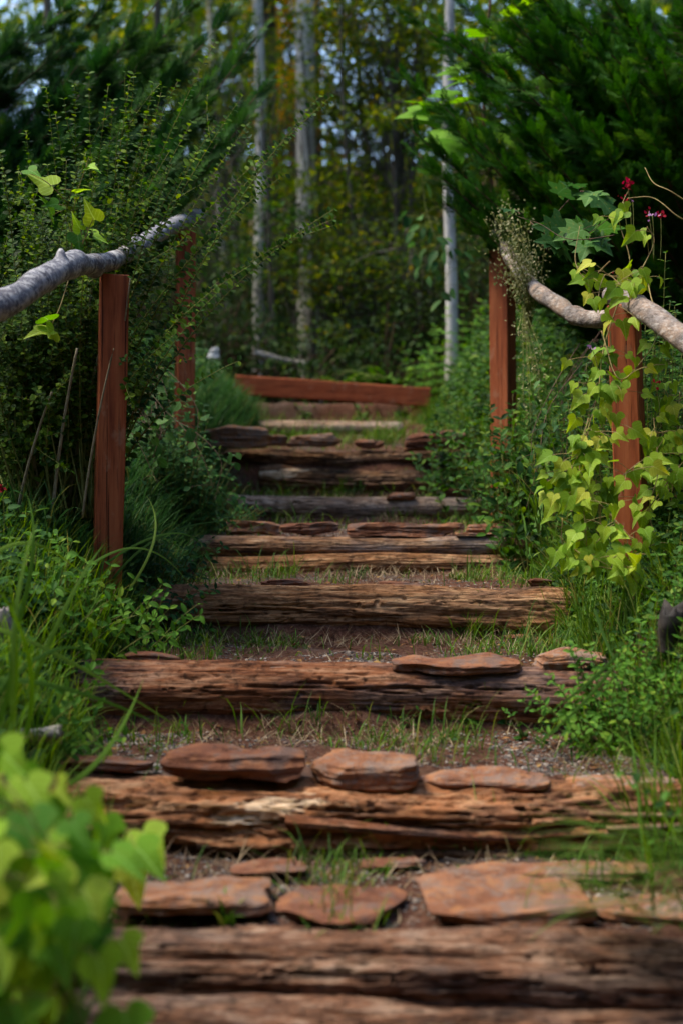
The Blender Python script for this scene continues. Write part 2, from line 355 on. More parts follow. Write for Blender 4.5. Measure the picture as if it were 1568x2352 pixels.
M['vine_front'] = leaf_mat('vine_leaf_front', [(0, (.05, .17, .02)), (.4, (.15, .36, .025)), (.8, (.32, .52, .04)), (1, (.5, .58, .07))], .42, .55, veins=.9)
M['cypress'] = leaf_mat('cypress_scale', [(0, (.008, .045, .006)), (.5, (.022, .10, .010)), (.85, (.05, .17, .018)), (1, (.11, .24, .04))], .28)
M['cypress_cool'] = leaf_mat('cypress_scale_cool', [(0, (.010, .045, .012)), (.5, (.024, .095, .018)), (.85, (.06, .17, .03)), (1, (.11, .22, .06))], .28)
M['big'] = leaf_mat('broad_lime_leaf', [(0, (.08, .23, .012)), (1, (.16, .34, .025))], .45)
M['wood_leaf'] = leaf_mat('woodland_leaf', [(0, (.025, .06, .008)), (.4, (.06, .12, .012)), (.7, (.12, .20, .016)), (.93, (.24, .27, .02)), (1, (.38, .30, .02))], .45)
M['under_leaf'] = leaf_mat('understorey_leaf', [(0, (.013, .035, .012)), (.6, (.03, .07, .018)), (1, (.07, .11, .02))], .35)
M['sunlit_leaf'] = leaf_mat('sunlit_yellow_leaf', [(0, (.55, .38, .02)), (.6, (.85, .58, .03)), (1, (.8, .38, .04))], .5)  # sunlight through the far leaves is painted in as bright yellow
M['orange_leaf'] = leaf_mat('autumn_rust_leaf', [(0, (.16, .08, .03)), (1, (.34, .17, .05))], .4)
M['red'] = leaf_mat('red_petal', [(0, (.22, .005, .01)), (1, (.42, .015, .035))], .25)
M['purple'] = leaf_mat('purple_petal', [(0, (.25, .10, .30)), (1, (.5, .3, .5))], .3)
M['maroon'] = leaf_mat('maroon_leaf', [(0, (.08, .008, .03)), (1, (.14, .01, .04))], .2)
M['bud'] = leaf_mat('cream_bud', [(0, (.10, .14, .05)), (.5, (.26, .27, .12)), (1, (.42, .40, .24))], .3)
def plain(name, c, c2, sc=30, rough=.75):
    t = NT(name); return t.fin(t.bsdf(t.ramp(t.noise(t.coord('Object'), sc, 4), [(.35, c), (.65, c2)]), rough))
M['twig_pale'] = plain('twig_pale', (.16, .13, .08), (.30, .26, .18), 40)
M['twig_green'] = plain('twig_green', (.09, .12, .025), (.2, .2, .05), 40)
M['twig_brown'] = plain('twig_brown', (.045, .025, .015), (.12, .065, .04), 40)
M['vine_stem'] = plain('vine_stem', (.2, .13, .05), (.34, .28, .1), 30)
M['pale_rock'] = plain('pale_rock', (.35, .36, .4), (.6, .62, .66), 9)
M['drift'] = plain('dead_grey_wood', (.13, .12, .12), (.42, .38, .34), 14)
M['stake'] = plain('rusty_stake', (.05, .035, .05), (.12, .08, .1), 20)
M['stump'] = plain('dark_stump', (.012, .01, .01), (.05, .04, .035), 12)
def trunk_mat(name, a, b, pale, mossy=0):
    t = NT(name); v = t.coord('Object', (6, 6, 2.2)); n1 = t.noise(v, 1.1, 7, .65, .4); n2 = t.noise(t.coord('Object', (3, 3, 9)), 1, 5, .7)
    c = t.ramp(n1, [(.3, a), (.5, b), (.7, pale)]); c = t.mix(t.mapr(n2, .55, .68, 0, .6), c, a)
    if mossy: c = t.mix(t.mapr(t.noise(t.coord('Object', (2, 2, 1)), .8, 4), .5, .65, 0, mossy), c, (.06, .08, .03))
    return t.fin(t.bsdf(c, .85, n1, .6, .03, .2))
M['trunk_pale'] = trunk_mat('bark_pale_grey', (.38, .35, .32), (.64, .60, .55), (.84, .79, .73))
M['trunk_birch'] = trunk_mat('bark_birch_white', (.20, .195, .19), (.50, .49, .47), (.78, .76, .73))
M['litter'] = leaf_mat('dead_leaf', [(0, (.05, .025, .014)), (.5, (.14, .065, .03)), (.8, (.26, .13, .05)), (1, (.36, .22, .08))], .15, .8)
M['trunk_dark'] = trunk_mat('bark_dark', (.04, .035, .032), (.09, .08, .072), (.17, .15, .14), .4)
# ---------------------------------------------------------------- ground
def axis(segs):
    out = [segs[0][0]]
    for a, b, st in segs: out += list(np.linspace(a, b, max(2, int(round((b - a) / st)) + 1))[1:])
    return np.array(out)
xs = axis([(-80, -12, 6), (-12, -3, .6), (-3, -1.3, .08), (-1.3, 1.5, .013), (1.5, 3, .08), (3, 12, .6), (12, 80, 6)])
ys = axis([(-14, 0, 2), (0, 2.3, .1), (2.3, 11.3, .016), (11.3, 16, .15), (16, 40, 1), (40, 140, 8)])
gx, gy = np.meshgrid(xs, ys); gz = H(gx, gy)
nx, ny = len(xs), len(ys)
i = np.arange(ny - 1)[:, None] * nx; j = np.arange(nx - 1)[None]
F = np.stack([i + j, i + j + 1, i + nx + j + 1, i + nx + j], -1).reshape(-1, 4)
g = Geo().add(np.stack([gx, gy, gz], -1), F)
tag(g.build('ground', M['soil'], origin=(0, 0, 0)), kind='structure')

# ---------------------------------------------------------------- logs
def log(name, label, x0, x1, y, ztop, ry, rz, mat, seed, tilt=0, rot=0, yaw=0, crack=1.0, knots=(), group='timber logs edging the steps', flat=0, parent=None, taper=(1, 1), nu=620, nth=150):
    L = x1 - x0; u = np.linspace(0, 1, nu); th = np.linspace(0, 2 * PI, nth, endpoint=False)
    U, T = np.meshgrid(u, th, indexing='ij'); X = (U - .5) * L
    c, s = np.cos(T), np.sin(T)
    q = lambda a, b, dx=0: np.stack([X * a + seed * 3.1 + dx, c * b, s * b], -1)
    d = 1 + .07 * fbm(q(1.6, .9), seed, 3) + .05 * fbm(q(5, 2), seed + 2, 3)
    n = fbm(q(1.7, 3.6), seed + 5, 3); w = .035 + .03 * vn(q(1.5, 1.5), seed + 6)
    cr = np.clip(1 - np.abs(n) / np.maximum(w, .012), 0, 1) ** .7
    d -= .20 * crack * cr * ss(-.3, .25, vn(q(2.2, 1.3), seed + 9))
    n = fbm(q(3.6, 8), seed + 15, 3)
    d -= .09 * crack * np.clip(1 - np.abs(n) / .05, 0, 1)
    d += .034 * fbm(q(4, 22), seed + 20, 3) + .03 * vn(q(2.5, 9), seed + 23)
    if rot:
        k = fbm(np.stack([X * 2.2 + seed, c * 2.2, s * 3.2], -1), seed + 30, 4)
        st = k * 7; st = np.floor(st) + ss(.35, .65, st - np.floor(st))
        d += rot * .32 * (st / 7) - rot * .05
        ch = fbm(np.stack([X * 11, c * 6, s * 9], -1), seed + 33, 4)
        d += rot * .10 * ch - rot * .14 * ss(.3, .5, fbm(np.stack([X * 3.4, c * 5, s * 8], -1), seed + 36, 3))
        d += rot * .03 * fbm(np.stack([X * 30, c * 9, s * 26], -1), seed + 39, 3)
    for _k in range(int(2 * L)):
        rk = np.random.default_rng(seed * 7 + _k); knots = tuple(knots) + ((rk.uniform(-.45, .45) * L, rk.uniform(2.6, 4.2), rk.uniform(.008, .018)),)
    for kx, kt, kr in knots:
        rr = np.sqrt(((X - kx) / kr) ** 2 + ((np.angle(np.exp(1j * (T - kt)))) * rz / kr) ** 2)
        ka = 1 if kr > .03 else .3
        d += ka * (.2 * np.exp(-(rr - .8) ** 2 * 9) * (rr < 2.5) - .3 * np.exp(-rr ** 2 * 3))
    d = np.maximum(d, .4)
    endf = np.clip(np.minimum(U, 1 - U) * L / .03, 0, 1) ** .5; endf = .82 + .18 * endf
    tp = taper[0] + (taper[1] - taper[0]) * U
    by = .012 * np.sin(X * 2.1 + seed) + .012 * vn(np.stack([X * 1.5, 0 * X + seed, 0 * X], -1), 4)
    bz = .010 * vn(np.stack([X * 1.8, 0 * X, 0 * X + seed], -1), 7)
    sq = 1.0
    if flat:
        sq = 1 / (np.abs(c) ** (2 + flat) + np.abs(s) ** (2 + flat)) ** (1 / (2 + flat))
    Yv = c * ry * d * endf * tp * sq + by; Zv = s * rz * d * endf * tp * sq + bz - rz * (tp - 1) * 0
    ct, sn = math.cos(tilt), math.sin(tilt)
    X2 = X * ct - Zv * sn; Z2 = X * sn + Zv * ct
    cy, sy = math.cos(yaw), math.sin(yaw); X3 = X2 * cy - Yv * sy; Y3 = X2 * sy + Yv * cy
    V = np.stack([X3, Y3, Z2], -1).reshape(-1, 3)
    ii = np.arange(nu - 1)[:, None] * nth; jj = np.arange(nth)[None]; kk = (jj + 1) % nth
    F = [np.stack([ii + jj, ii + kk, ii + nth + kk, ii + nth + jj], -1).reshape(-1, 4)[:, ::-1]]
    V = np.concatenate([V, [V[:nth].mean(0)], [V[-nth:].mean(0)]])
    jj = np.arange(nth); kk = (jj + 1) % nth
    F.append(np.stack([np.full(nth, nu * nth), jj, kk], 1)[:, ::-1]); F.append(np.stack([np.full(nth, nu * nth + 1), (nu - 1) * nth + kk, (nu - 1) * nth + jj], 1)[:, ::-1])
    loc = np.array([(x0 + x1) / 2, y, ztop - rz])
    o = Geo().add(V + loc, F).build(name, M[mat], origin=loc)
    return tag(o, label, 'log', group) if label else o

LG = 'log'
log(LG, 'big reddish brown log under the largest flat stones, near the bottom of the photo', -.66, 1.35, 2.97, -.885, .10, .095, 'log_near', 3, rot=.6, tilt=-.015, taper=(.92, 1.1))
log(LG, 'lowest dark cracked log, cut by the bottom edge of the photo', -.62, 1.3, 2.86, -.985, .10, .085, 'log_near', 8, rot=.8, tilt=-.02)
lg = log(LG, 'wide crumbling orange brown log with pale splintered patch, under the row of four blocky stones', -.72, 1.25, 3.70, -.70, .15, .10, 'log_crumble', 12, rot=1.15, tilt=-.012)
log(LG, 'long smooth reddish brown log with dark stains, above the row of four blocky stones', -.85, .92, 4.40, -.472, .098, .10, 'log_red', 21, tilt=-.012, crack=.9, rot=.14)
log(LG, 'thick tan brown log with crumbling flaky lower face, next above the long smooth reddish log', -.76, .93, 5.40, -.285, .09, .098, 'log_rot', 27, rot=.55, tilt=-.008)
log(LG, 'blue grey weathered log turning warm brown to the right, stacked on a brown ridged log', -.70, .98, 6.62, -.108, .065, .052, 'log_grey', 33, tilt=0, crack=.6, rot=.06)
log(LG, 'brown deeply ridged log wedged beneath the blue grey weathered log', -.64, .94, 6.575, -.197, .06, .05, 'log_rot', 38, rot=.45, tilt=.0)
log(LG, 'pale brown grey log half way up, just below the blackened rotten logs', -.62, .80, 7.75, .085, .07, .062, 'log_tan', 44, tilt=-.008, rot=.1)
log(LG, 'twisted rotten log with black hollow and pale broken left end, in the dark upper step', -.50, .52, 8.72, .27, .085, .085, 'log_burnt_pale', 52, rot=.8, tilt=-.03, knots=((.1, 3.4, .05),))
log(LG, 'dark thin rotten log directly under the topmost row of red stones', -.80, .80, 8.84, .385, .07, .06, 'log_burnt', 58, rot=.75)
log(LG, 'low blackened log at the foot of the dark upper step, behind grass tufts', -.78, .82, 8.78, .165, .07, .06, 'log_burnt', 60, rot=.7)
log(LG, 'topmost short pale grey log, lying behind the topmost stones and below the red beam', -.57, .42, 9.86, .635, .07, .06, 'log_tan', 66, tilt=-.004)
# loose splinters of the crumbling log: parts of it
def splinter(x0, x1, y, z, ry, rz, mat, seed, tilt=0, yaw=0):
    o = log('splinter', None, x0, x1, y, z, ry, rz, mat, seed, tilt=tilt, rot=.5, nu=260, nth=48, taper=(.7, .5), yaw=yaw)
    o.parent = lg; o.location = o.location - lg.location; return o
splinter(-.14, .46, 3.55, -.768, .05, .022, 'log_red', 75, -.09)
splinter(-.36, .44, 3.55, -.822, .05, .020, 'log_burnt', 77, -.03)
splinter(.62, .92, 3.58, -.745, .03, .012, 'log_grey', 79, -.03)
splinter(.66, .95, 3.57, -.775, .03, .010, 'log_grey', 81, .03)
splinter(.60, .98, 3.56, -.80, .03, .012, 'log_grey', 83, -.02)

# ---------------------------------------------------------------- flat stones
def rock_geo(sx, sy, sz, seed, planes=16, flat=.5):
    rg = np.random.default_rng(seed)
    n = 46; t = np.linspace(-1, 1, n); a, b = np.meshgrid(t, t); o = np.ones_like(a); S = []; F = []; k = 0
    for ax in range(3):
        for sg in (1, -1):
            p = [None] * 3; p[ax] = o * sg; p[(ax + 1) % 3] = a * sg; p[(ax + 2) % 3] = b
            S.append(np.stack(p, -1).reshape(-1, 3))
            i = np.arange(n - 1)[:, None] * n; j = np.arange(n - 1)[None]
            F.append(np.stack([i + j, i + j + 1, i + n + j + 1, i + n + j], -1).reshape(-1, 4) + k); k += n * n
    V = np.concatenate(S); F = np.concatenate(F)
    ex = rg.uniform(3.2, 6.5); r = (np.abs(V) ** ex).sum(1) ** (1 / ex); V = V / r[:, None]
    for q in range(planes):
        az = rg.uniform(0, 2 * PI); el = rg.uniform(-.35, .75) if q < planes * .7 else rg.uniform(.9, 1.4) * rg.choice([1, -1])
        nn = np.array([math.cos(az) * math.cos(el), math.sin(az) * math.cos(el), math.sin(el)])
        sup = np.abs(nn).sum(); dd = sup * rg.uniform(.60, .90)
        e = V @ nn - dd; V = V - np.clip(e, 0, None)[:, None] * nn
    V = V * np.array([sx, sy, sz])
    N = nrm(V / np.array([sx, sy, sz]))
    q = V * np.array([7, 7, 26.]) + seed
    V = V + N * (.007 * fbm(q, seed, 4) + .012 * fbm(V * 9 + seed, seed + 3, 3))[:, None] + np.array([.25, .25, .0]) * (.10 * fbm(V * 4 + seed, seed + 8, 2))[:, None]
    V[:, 2] += .018 * fbm(np.stack([V[:, 0] * 6, V[:, 1] * 6, 0 * V[:, 0] + seed], 1), seed, 2)
    lay = fbm(V * np.array([5, 5, 60.]) + seed, seed + 6, 2); st = lay * 4; st = np.floor(st) + ss(.3, .7, st - np.floor(st))
    side = 1 - np.abs(N[:, 2]) ** 3
    V[:, :2] -= N[:, :2] * (side * (.006 - .0045 * st))[:, None]
    chip = ss(.25, .5, fbm(V * np.array([16, 16, 30.]) + seed, seed + 12, 3)); V -= N * (.007 * chip)[:, None]
    return V, F
SG = 'flat rust red stones set along the steps'
def stone(px, py, Y, wpx, hpx, sy, label, seed, yaw=0, pitch=0, roll=0, planes=16, name='flat_stone', group=SG):
    c = P(px, py, Y) + np.array([0, 0, .008 if Y < 3.6 else -.005]); sx = wpx / 2 * Y / FP; top = max(0, -2 * sy * c[2] / Y) * FP / Y     # the part of the height that is the foreshortened top
    sz = max(hpx - top, .42 * hpx) / 2 * Y / FP
    V, F = rock_geo(sx, sy, sz, seed, planes)
    o = Geo().add(V + c, F).build(name, M['stone'], origin=c, smooth=True)
    o.rotation_euler = (pitch, roll, yaw)
    return tag(o, label, 'stone', group)
# the tread nearest the camera (seen from above, blurred)
stone(440, 2062, 3.14, 360, 95, .11, 'long brown slab at the left of the lowest tread, beside the blurred vine', 101, .05)
stone(630, 2000, 3.38, 190, 40, .06, 'small flat orange stone at the back of the lowest tread, left of its centre', 102, .1)
stone(790, 2083, 3.16, 310, 55, .13, 'rounded tan orange slab in the middle of the lowest tread', 103, -.05, .03)
stone(1140, 2085, 3.13, 400, 95, .14, 'largest flat orange slab, right of the centre of the lowest tread', 104, .04, .08)
stone(1250, 2010, 3.42, 480, 34, .07, 'thin wide orange slab behind the largest slab of the lowest tread', 105, -.05)
stone(900, 1990, 3.48, 180, 28, .05, 'thin orange sliver of stone at the back middle of the lowest tread', 106, .2)
stone(1480, 2090, 3.18, 260, 75, .10, 'dull brown slab under drooping grass at the right end of the lowest tread', 107, -.1)
# four blocky stones on the crumbling log
stone(533, 1746, 3.70, 345, 82, .085, 'long rust red block, leftmost of the four blocky stones on the crumbling log', 331, .03, .05, .02)
stone(838, 1763, 3.70, 236, 86, .08, 'grey topped brown wedge between the two rust red blocks on the crumbling log', 317, -.04, .10, -.02)
stone(1110, 1782, 3.71, 290, 52, .07, 'thinner rust red block right of the grey topped wedge', 113, -.05, .08, .015)
stone(1415, 1797, 3.73, 255, 50, .07, 'pointed brown stone, rightmost large one on the crumbling log', 114, .03, .08, .02)
stone(1580, 1800, 3.76, 90, 45, .06, 'small brown stone cut off by the right photo edge beside the pointed stone', 115, .2)
stone(235, 1752, 3.78, 240, 52, .06, 'dark flat red stone half hidden in gravel behind the blurred left vine', 116, -.1)
# on the long smooth log
stone(1036, 1520, 4.40, 292, 44, .085, 'long rounded rust slab on top of the long smooth reddish log', 121, .02, .06, -.01)
stone(1300, 1513, 4.42, 180, 48, .07, 'dark brown stone right of the long rounded rust slab, beside grass', 122, -.05, .05, -.03)
stone(345, 1508, 4.50, 150, 34, .05, 'low red stone at the left end of the long smooth log, among grass', 123, .1, .1, .08)
stone(630, 1524, 4.42, 112, 30, .045, 'small red stone on gravel, left of centre behind the long smooth log', 124, -.2, .1)
stone(755, 1528, 4.45, 140, 22, .05, 'flat greyish pink stone in gravel behind the middle of the long smooth log', 125, 0, .1)
# on the crumbling tan log
stone(926, 1342, 5.44, 118, 30, .05, 'small square purplish stone on the thick tan log', 131, .02)
stone(650, 1340, 5.46, 112, 18, .04, 'thin brown stone chip left of the small square purplish stone', 132, .1, 0, -.05)
stone(1185, 1470, 5.24, 75, 36, .035, 'small rusty stone lying in grass at the foot of the thick tan log', 133, .3, .3)
stone(1240, 1338, 5.50, 60, 22, .04, 'little brown stone in the grass at the right end of the thick tan log', 134, .4)
# on the blue grey log
stone(928, 1214, 6.66, 268, 34, .06, 'longest straight red brown slab, lying on the blue grey log', 141, .01, 0, .004, planes=10)
stone(1140, 1213, 6.68, 145, 32, .06, 'orange tinted stone right of the longest straight slab on the blue grey log', 142, -.05, 0, .02)
stone(712, 1213, 6.66, 128, 26, .05, 'pointed thin red stone left of the longest straight slab on the blue grey log', 143, .1, 0, -.02)
stone(585, 1211, 6.72, 130, 32, .05, 'dark crumbly red stone at the left end of the blue grey log', 144, .1, 0, .05)
stone(1085, 1223, 6.60, 90, 6, .03, 'paper thin slate sliver under the orange tinted stone', 145, 0, planes=6)
stone(1195, 1196, 6.78, 80, 18, .05, 'grey flake lying beyond the right end of the blue grey log', 146, .3)
# on the pale log
stone(925, 1133, 7.74, 75, 18, .05, 'dark red stone chip at right on the pale brown log', 151, .1)
stone(1065, 1130, 7.80, 105, 22, .05, 'long dark red stone at the right end of the pale brown log', 152, -.1, 0, .02)
# the topmost row
stone(546, 1006, 8.70, 150, 50, .08, 'large red stone, leftmost of the topmost row, over the rotten logs', 161, .04)
stone(716, 1012, 8.72, 140, 30, .06, 'flat orange stone in the middle of the topmost row between grass tufts', 162, 0)
stone(1000, 1012, 8.72, 140, 42, .07, 'red stone, rightmost of the topmost row', 163, -.04, 0, -.03)
stone(845, 1014, 8.84, 70, 20, .05, 'small stone mostly covered by grass in the topmost row', 164)
stone(640, 1012, 8.86, 50, 26, .05, 'small brown stone beside the leftmost red stone of the topmost row', 165)

# ---------------------------------------------------------------- posts, beam, rails
def box_geo(b0, b1, w, d, yaw, ch=.004, nseg=40, seed=0):
    """square timber from b0 (foot) to b1 (top), chamfered, slightly uneven"""
    b0 = np.array(b0); b1 = np.array(b1); ax = nrm(b1 - b0)
    X = np.array([math.cos(yaw), math.sin(yaw), 0]); X = nrm(X - ax * (X @ ax)); Yv = np.cross(ax, X)
    hw, hd = w / 2, d / 2; c = ch
    prof = np.array([(-hw + c, -hd), (hw - c, -hd), (hw, -hd + c), (hw, hd - c), (hw - c, hd), (-hw + c, hd), (-hw, hd - c), (-hw, -hd + c)])
    L = np.linalg.norm(b1 - b0); ts = np.concatenate([np.linspace(0, 1 - .004 / L, nseg), [1.0]])
    V = []
    for i, t in enumerate(ts):
        sc = 1 - (.05 if i == len(ts) - 1 else 0)
        wob = .0012 * vn(np.array([[t * 9 + k, seed, k * 2.2] for k in range(8)]), 3)
        V.append(b0 + (b1 - b0) * t + (prof[:, :1] * sc + wob[:, None]) * X + prof[:, 1:] * sc * Yv)
    V = np.concatenate(V); m = len(ts)
    i = np.arange(m - 1)[:, None] * 8; j = np.arange(8)[None]; k = (j + 1) % 8
    return V, [np.stack([i + j, i + k, i + 8 + k, i + 8 + j], -1).reshape(-1, 4), np.array([[(m - 1) * 8 + q for q in range(8)], [7 - q for q in range(8)]])]
def post(pb, pt, Y, w, d, yaw, label, knot=None):
    b0 = P(*pb, Y); b1 = P(*pt, Y); b0[2] = min(b0[2], float(H(b0[0], b0[1]))) - .05
    root = thing('wooden_post', label, 'post', b0, 'square red stained posts carrying the rails')
    V, F = box_geo(b0, b1, w, d, yaw, seed=int(pb[0]))
    Geo().add(V, F).build('shaft', M['post'], root, smooth=False)
    if knot:
        kp = P(*knot, Y); n = np.array([math.sin(yaw), -math.cos(yaw), 0]); a = np.linspace(0, 2 * PI, 20, endpoint=False)
        X = np.array([math.cos(yaw), math.sin(yaw), 0]); Vv = []
        c0 = kp + n * (d / 2)
        for r, h in ((1, -.0015), (.8, .0025), (.45, .0008), (.2, .002)):
            for q in a: Vv.append(c0 + n * h + X * math.cos(q) * .0135 * r * (1 + .12 * math.sin(3 * q)) + np.array([0, 0, 1]) * math.sin(q) * .019 * r)
        Vv.append(c0 + n * .002)
        i = np.arange(3)[:, None] * 20; j = np.arange(20)[None]; k = (j + 1) % 20
        Ff = [np.stack([i + j, i + k, i + 20 + k, i + 20 + j], -1).reshape(-1, 4), np.array([[60 + q, 60 + (q + 1) % 20, 80] for q in range(20)])]
        Geo().add(np.array(Vv), Ff).build('knot', M['knot'], root)
    return root
post((243, 1275), (264, 634), 5.0, .098, .095, .24, 'red stained square post at left, the nearer one, holding up the mottled grey rail')
post((424, 880), (427, 531), 7.4, .092, .09, .30, 'red stained square post farther back at left, under the end of the mottled grey rail')
post((1457, 1260), (1431, 702), 4.95, .098, .095, -.42, 'red stained square post at right with a dark knot and lime vine beside it', knot=(1447, 893))
post((1157, 880), (1152, 575), 7.3, .105, .095, -.62, 'red stained square post farther back at right, dark face with bright orange edge')

b0 = P(540, 884, 11.0); b1 = P(986, 913, 10.9)
root = thing('wooden_beam', 'red stained beam laid aslant across the top of the path', 'beam', (b0 + b1) / 2)
def beam_piece(a, b, h, d, seed):
    V, F = box_geo(a, b, h, d, 0, seed=seed)
    ax = nrm(np.array(b) - a); up = np.array([0, 0, 1.]); up = nrm(up - ax * (up @ ax)); fw = np.cross(ax, up)
    # box_geo's frame is ill defined for a level axis: build in place
    c = .005; hw, hd = h / 2, d / 2
    prof = np.array([(-hw + c, -hd), (hw - c, -hd), (hw, -hd + c), (hw, hd - c), (hw - c, hd), (-hw + c, hd), (-hw, hd - c), (-hw, -hd + c)])
    ts = np.linspace(0, 1, 30); V = []
    for i, t in enumerate(ts):
        w = .002 * vn(np.array([[t * 8 + k, seed, k * 2.] for k in range(8)]), 3)
        V.append(a + (b - a) * t + (prof[:, :1] + w[:, None]) * up + prof[:, 1:] * fw)
    m = 30; i = np.arange(m - 1)[:, None] * 8; j = np.arange(8)[None]; k = (j + 1) % 8
    return np.concatenate(V), [np.stack([i + j, i + 8 + j, i + 8 + k, i + k], -1).reshape(-1, 4), np.array([[(m - 1) * 8 + 7 - q for q in range(8)], [q for q in range(8)]])]
mid = b0 + (b1 - b0) * .52
o = Geo().add(*beam_piece(b0, mid - (b1 - b0) * .001, .145, .09, 1)).build('board', M['beam'], root, smooth=False)
o2 = Geo().add(*beam_piece(mid, b1, .140, .088, 2)).build('board', M['beam'], root, smooth=False)
for q, (f, s) in enumerate(((.04, .16), (.93, .12))):
    c = b0 + (b1 - b0) * f + np.array([0, .03, -.08])
    V, F = box_geo(c - [0, 0, s + .1], c, .08, .07, 0, seed=q); Geo().add(V, F).build('support_stub', M['post'], root, smooth=False)

def rail(name, label, pts, rads, mat, seed, bumps=()):
    sp = spline([P(*p) for p in pts], 320); m = len(sp)
    t = np.linspace(0, 1, m); r = np.interp(t, np.linspace(0, 1, len(rads)), rads)
    V, F = tube(sp, r, 48)
    n = m * 48; T = np.repeat(sp, 48, 0); N = nrm(V[:n] - T)
    d = .20 * fbm(V[:n] * 7, seed, 2) + .05 * fbm(V[:n] * np.array([26, 9, 26.]), seed + 2, 3) + .025 * fbm(V[:n] * np.array([80, 25, 80.]), seed + 5, 3)
    for bt, ang, br, bh in bumps:
        k = int(bt * (m - 1)); c = sp[k]; rr = r[k]
        dirv = np.array([0, -math.cos(ang), math.sin(ang)]); cc = c + dirv * rr
        d += bh * np.exp(-((V[:n] - cc) ** 2).sum(1) / (br ** 2))
    V[:n] += N * (d * np.repeat(r, 48))[:, None]
    org = sp[m // 2]
    o = Geo().add(V, F).build(name, M[mat], origin=org)
    return tag(o, label, 'rail', 'crooked pole handrails')
rail('handrail_pole', 'mottled grey crooked pole rail rising from the left photo edge over the nearer left post',
     [(-330, 830, 3.3), (0, 700, 4.0), (90, 648, 4.3), (165, 612, 4.6), (215, 606, 4.85), (262, 598, 5.05), (320, 565, 5.7), (372, 532, 6.5), (415, 512, 7.3), (455, 500, 7.9)],
     [.042, .041, .038, .041, .034, .032, .036, .037, .041, .045], 'rail_grey', 3, ((.30, 1.0, .012, .7), (.66, .6, .014, .8), (.56, -.3, .02, .4), (.46, -.9, .035, .55), (.36, .8, .05, .25)))
rail('handrail_pole', 'pale peeled pole rail leaving the photo at the right edge over the nearer right post',
     [(1398, 676, 5.15), (1440, 690, 4.95), (1500, 728, 4.6), (1568, 776, 4.25), (1800, 930, 3.5)],
     [.028, .033, .037, .040, .044], 'rail_pale', 9, ((.35, .3, .02, .35), (.5, -.2, .015, .4)))
rail('handrail_pole', 'dipping split grey brown pole rail between the two right posts',
     [(1412, 722, 5.06), (1375, 733, 5.25), (1322, 726, 5.5), (1278, 697, 5.8), (1235, 670, 6.2), (1195, 628, 6.7), (1160, 575, 7.25), (1138, 535, 7.6)],
     [.027, .031, .031, .033, .034, .032, .027], 'rail_pale', 14, ((.3, .2, .05, .3),))
# ---------------------------------------------------------------- gravel, straw, small grass on the treads
def pebbles(x, y, size):
    ph = (1 + 5 ** .5) / 2
    iv = nrm(np.array([(-1, ph, 0), (1, ph, 0), (-1, -ph, 0), (1, -ph, 0), (0, -1, ph), (0, 1, ph), (0, -1, -ph), (0, 1, -ph), (ph, 0, -1), (ph, 0, 1), (-ph, 0, -1), (-ph, 0, 1)]))
    f = np.array([(0, 11, 5), (0, 5, 1), (0, 1, 7), (0, 7, 10), (0, 10, 11), (1, 5, 9), (5, 11, 4), (11, 10, 2), (10, 7, 6), (7, 1, 8), (3, 9, 4), (3, 4, 2), (3, 2, 6), (3, 6, 8), (3, 8, 9), (4, 9, 5), (2, 4, 11), (6, 2, 10), (8, 6, 7), (9, 8, 1)])
    N = len(x); V = iv[None] * (1 + .35 * (R.random((N, 12, 1)) - .5)) * np.stack([1 + .5 * R.random(N), 1 + .5 * R.random(N), .45 + .4 * R.random(N)], 1)[:, None]
    a = R.random(N) * 2 * PI; c, s = np.cos(a)[:, None], np.sin(a)[:, None]
    V = np.stack([V[..., 0] * c - V[..., 1] * s, V[..., 0] * s + V[..., 1] * c, V[..., 2]], -1) * size[:, None, None] * .5
    V += np.stack([x, y, H(x, y) + size * .1], 1)[:, None]
    return V.reshape(-1, 3), [(f[None] + (np.arange(N) * 12)[:, None, None]).reshape(-1, 3)], np.repeat(R.random(N), 12)
def spots(px0, px1, py0, py1, n, y0, y1):
    """ground points over a patch: patch corners are read off once, then filled in world space"""
    x0 = (px0 - 784) * ((y0 + y1) / 2) / FP; x1 = (px1 - 784) * ((y0 + y1) / 2) / FP
    return R.uniform(x0, x1, n), R.uniform(y0, y1, n)
g = Geo()
for px0, px1, y0, y1, n in ((0, 420, 3.82, 4.28, 6500), (420, 1150, 3.85, 4.28, 3600), (1150, 1568, 3.8, 4.28, 6000), (560, 1000, 4.42, 4.85, 3800), (1000, 1300, 4.6, 5.2, 800), (380, 560, 4.6, 5.1, 700),
                            (250, 1450, 3.22, 3.56, 4200), (560, 1500, 3.05, 3.3, 2200), (560, 1150, 5.46, 6.45, 2600), (560, 820, 6.66, 7.5, 3200), (820, 1150, 6.75, 7.6, 1400), (600, 1100, 7.8, 8.6, 900)):
    x, y = spots(px0, px1, 0, 0, n, y0, y1)
    k = fbm(np.stack([x * 6, y * 6, 0 * x], 1), 40, 3) > R.uniform(-.7, .25, n)
    x, y = x[k], y[k]; sz = .003 + .008 * R.random(len(x)) ** 2.2
    g.add(*pebbles(x, y, sz))
tag(g.build('gravel', M['gravel'], origin=(0, 0, 0)), kind='stuff')
def pathpts(n, y0=3.0, y1=10.8, power=1.0):
    y = R.uniform(y0, y1, n); a = np.interp(y, EY, XL); b = np.interp(y, EY, XR); return a + (b - a) * R.random(n), y
x, y = pathpts(100000)
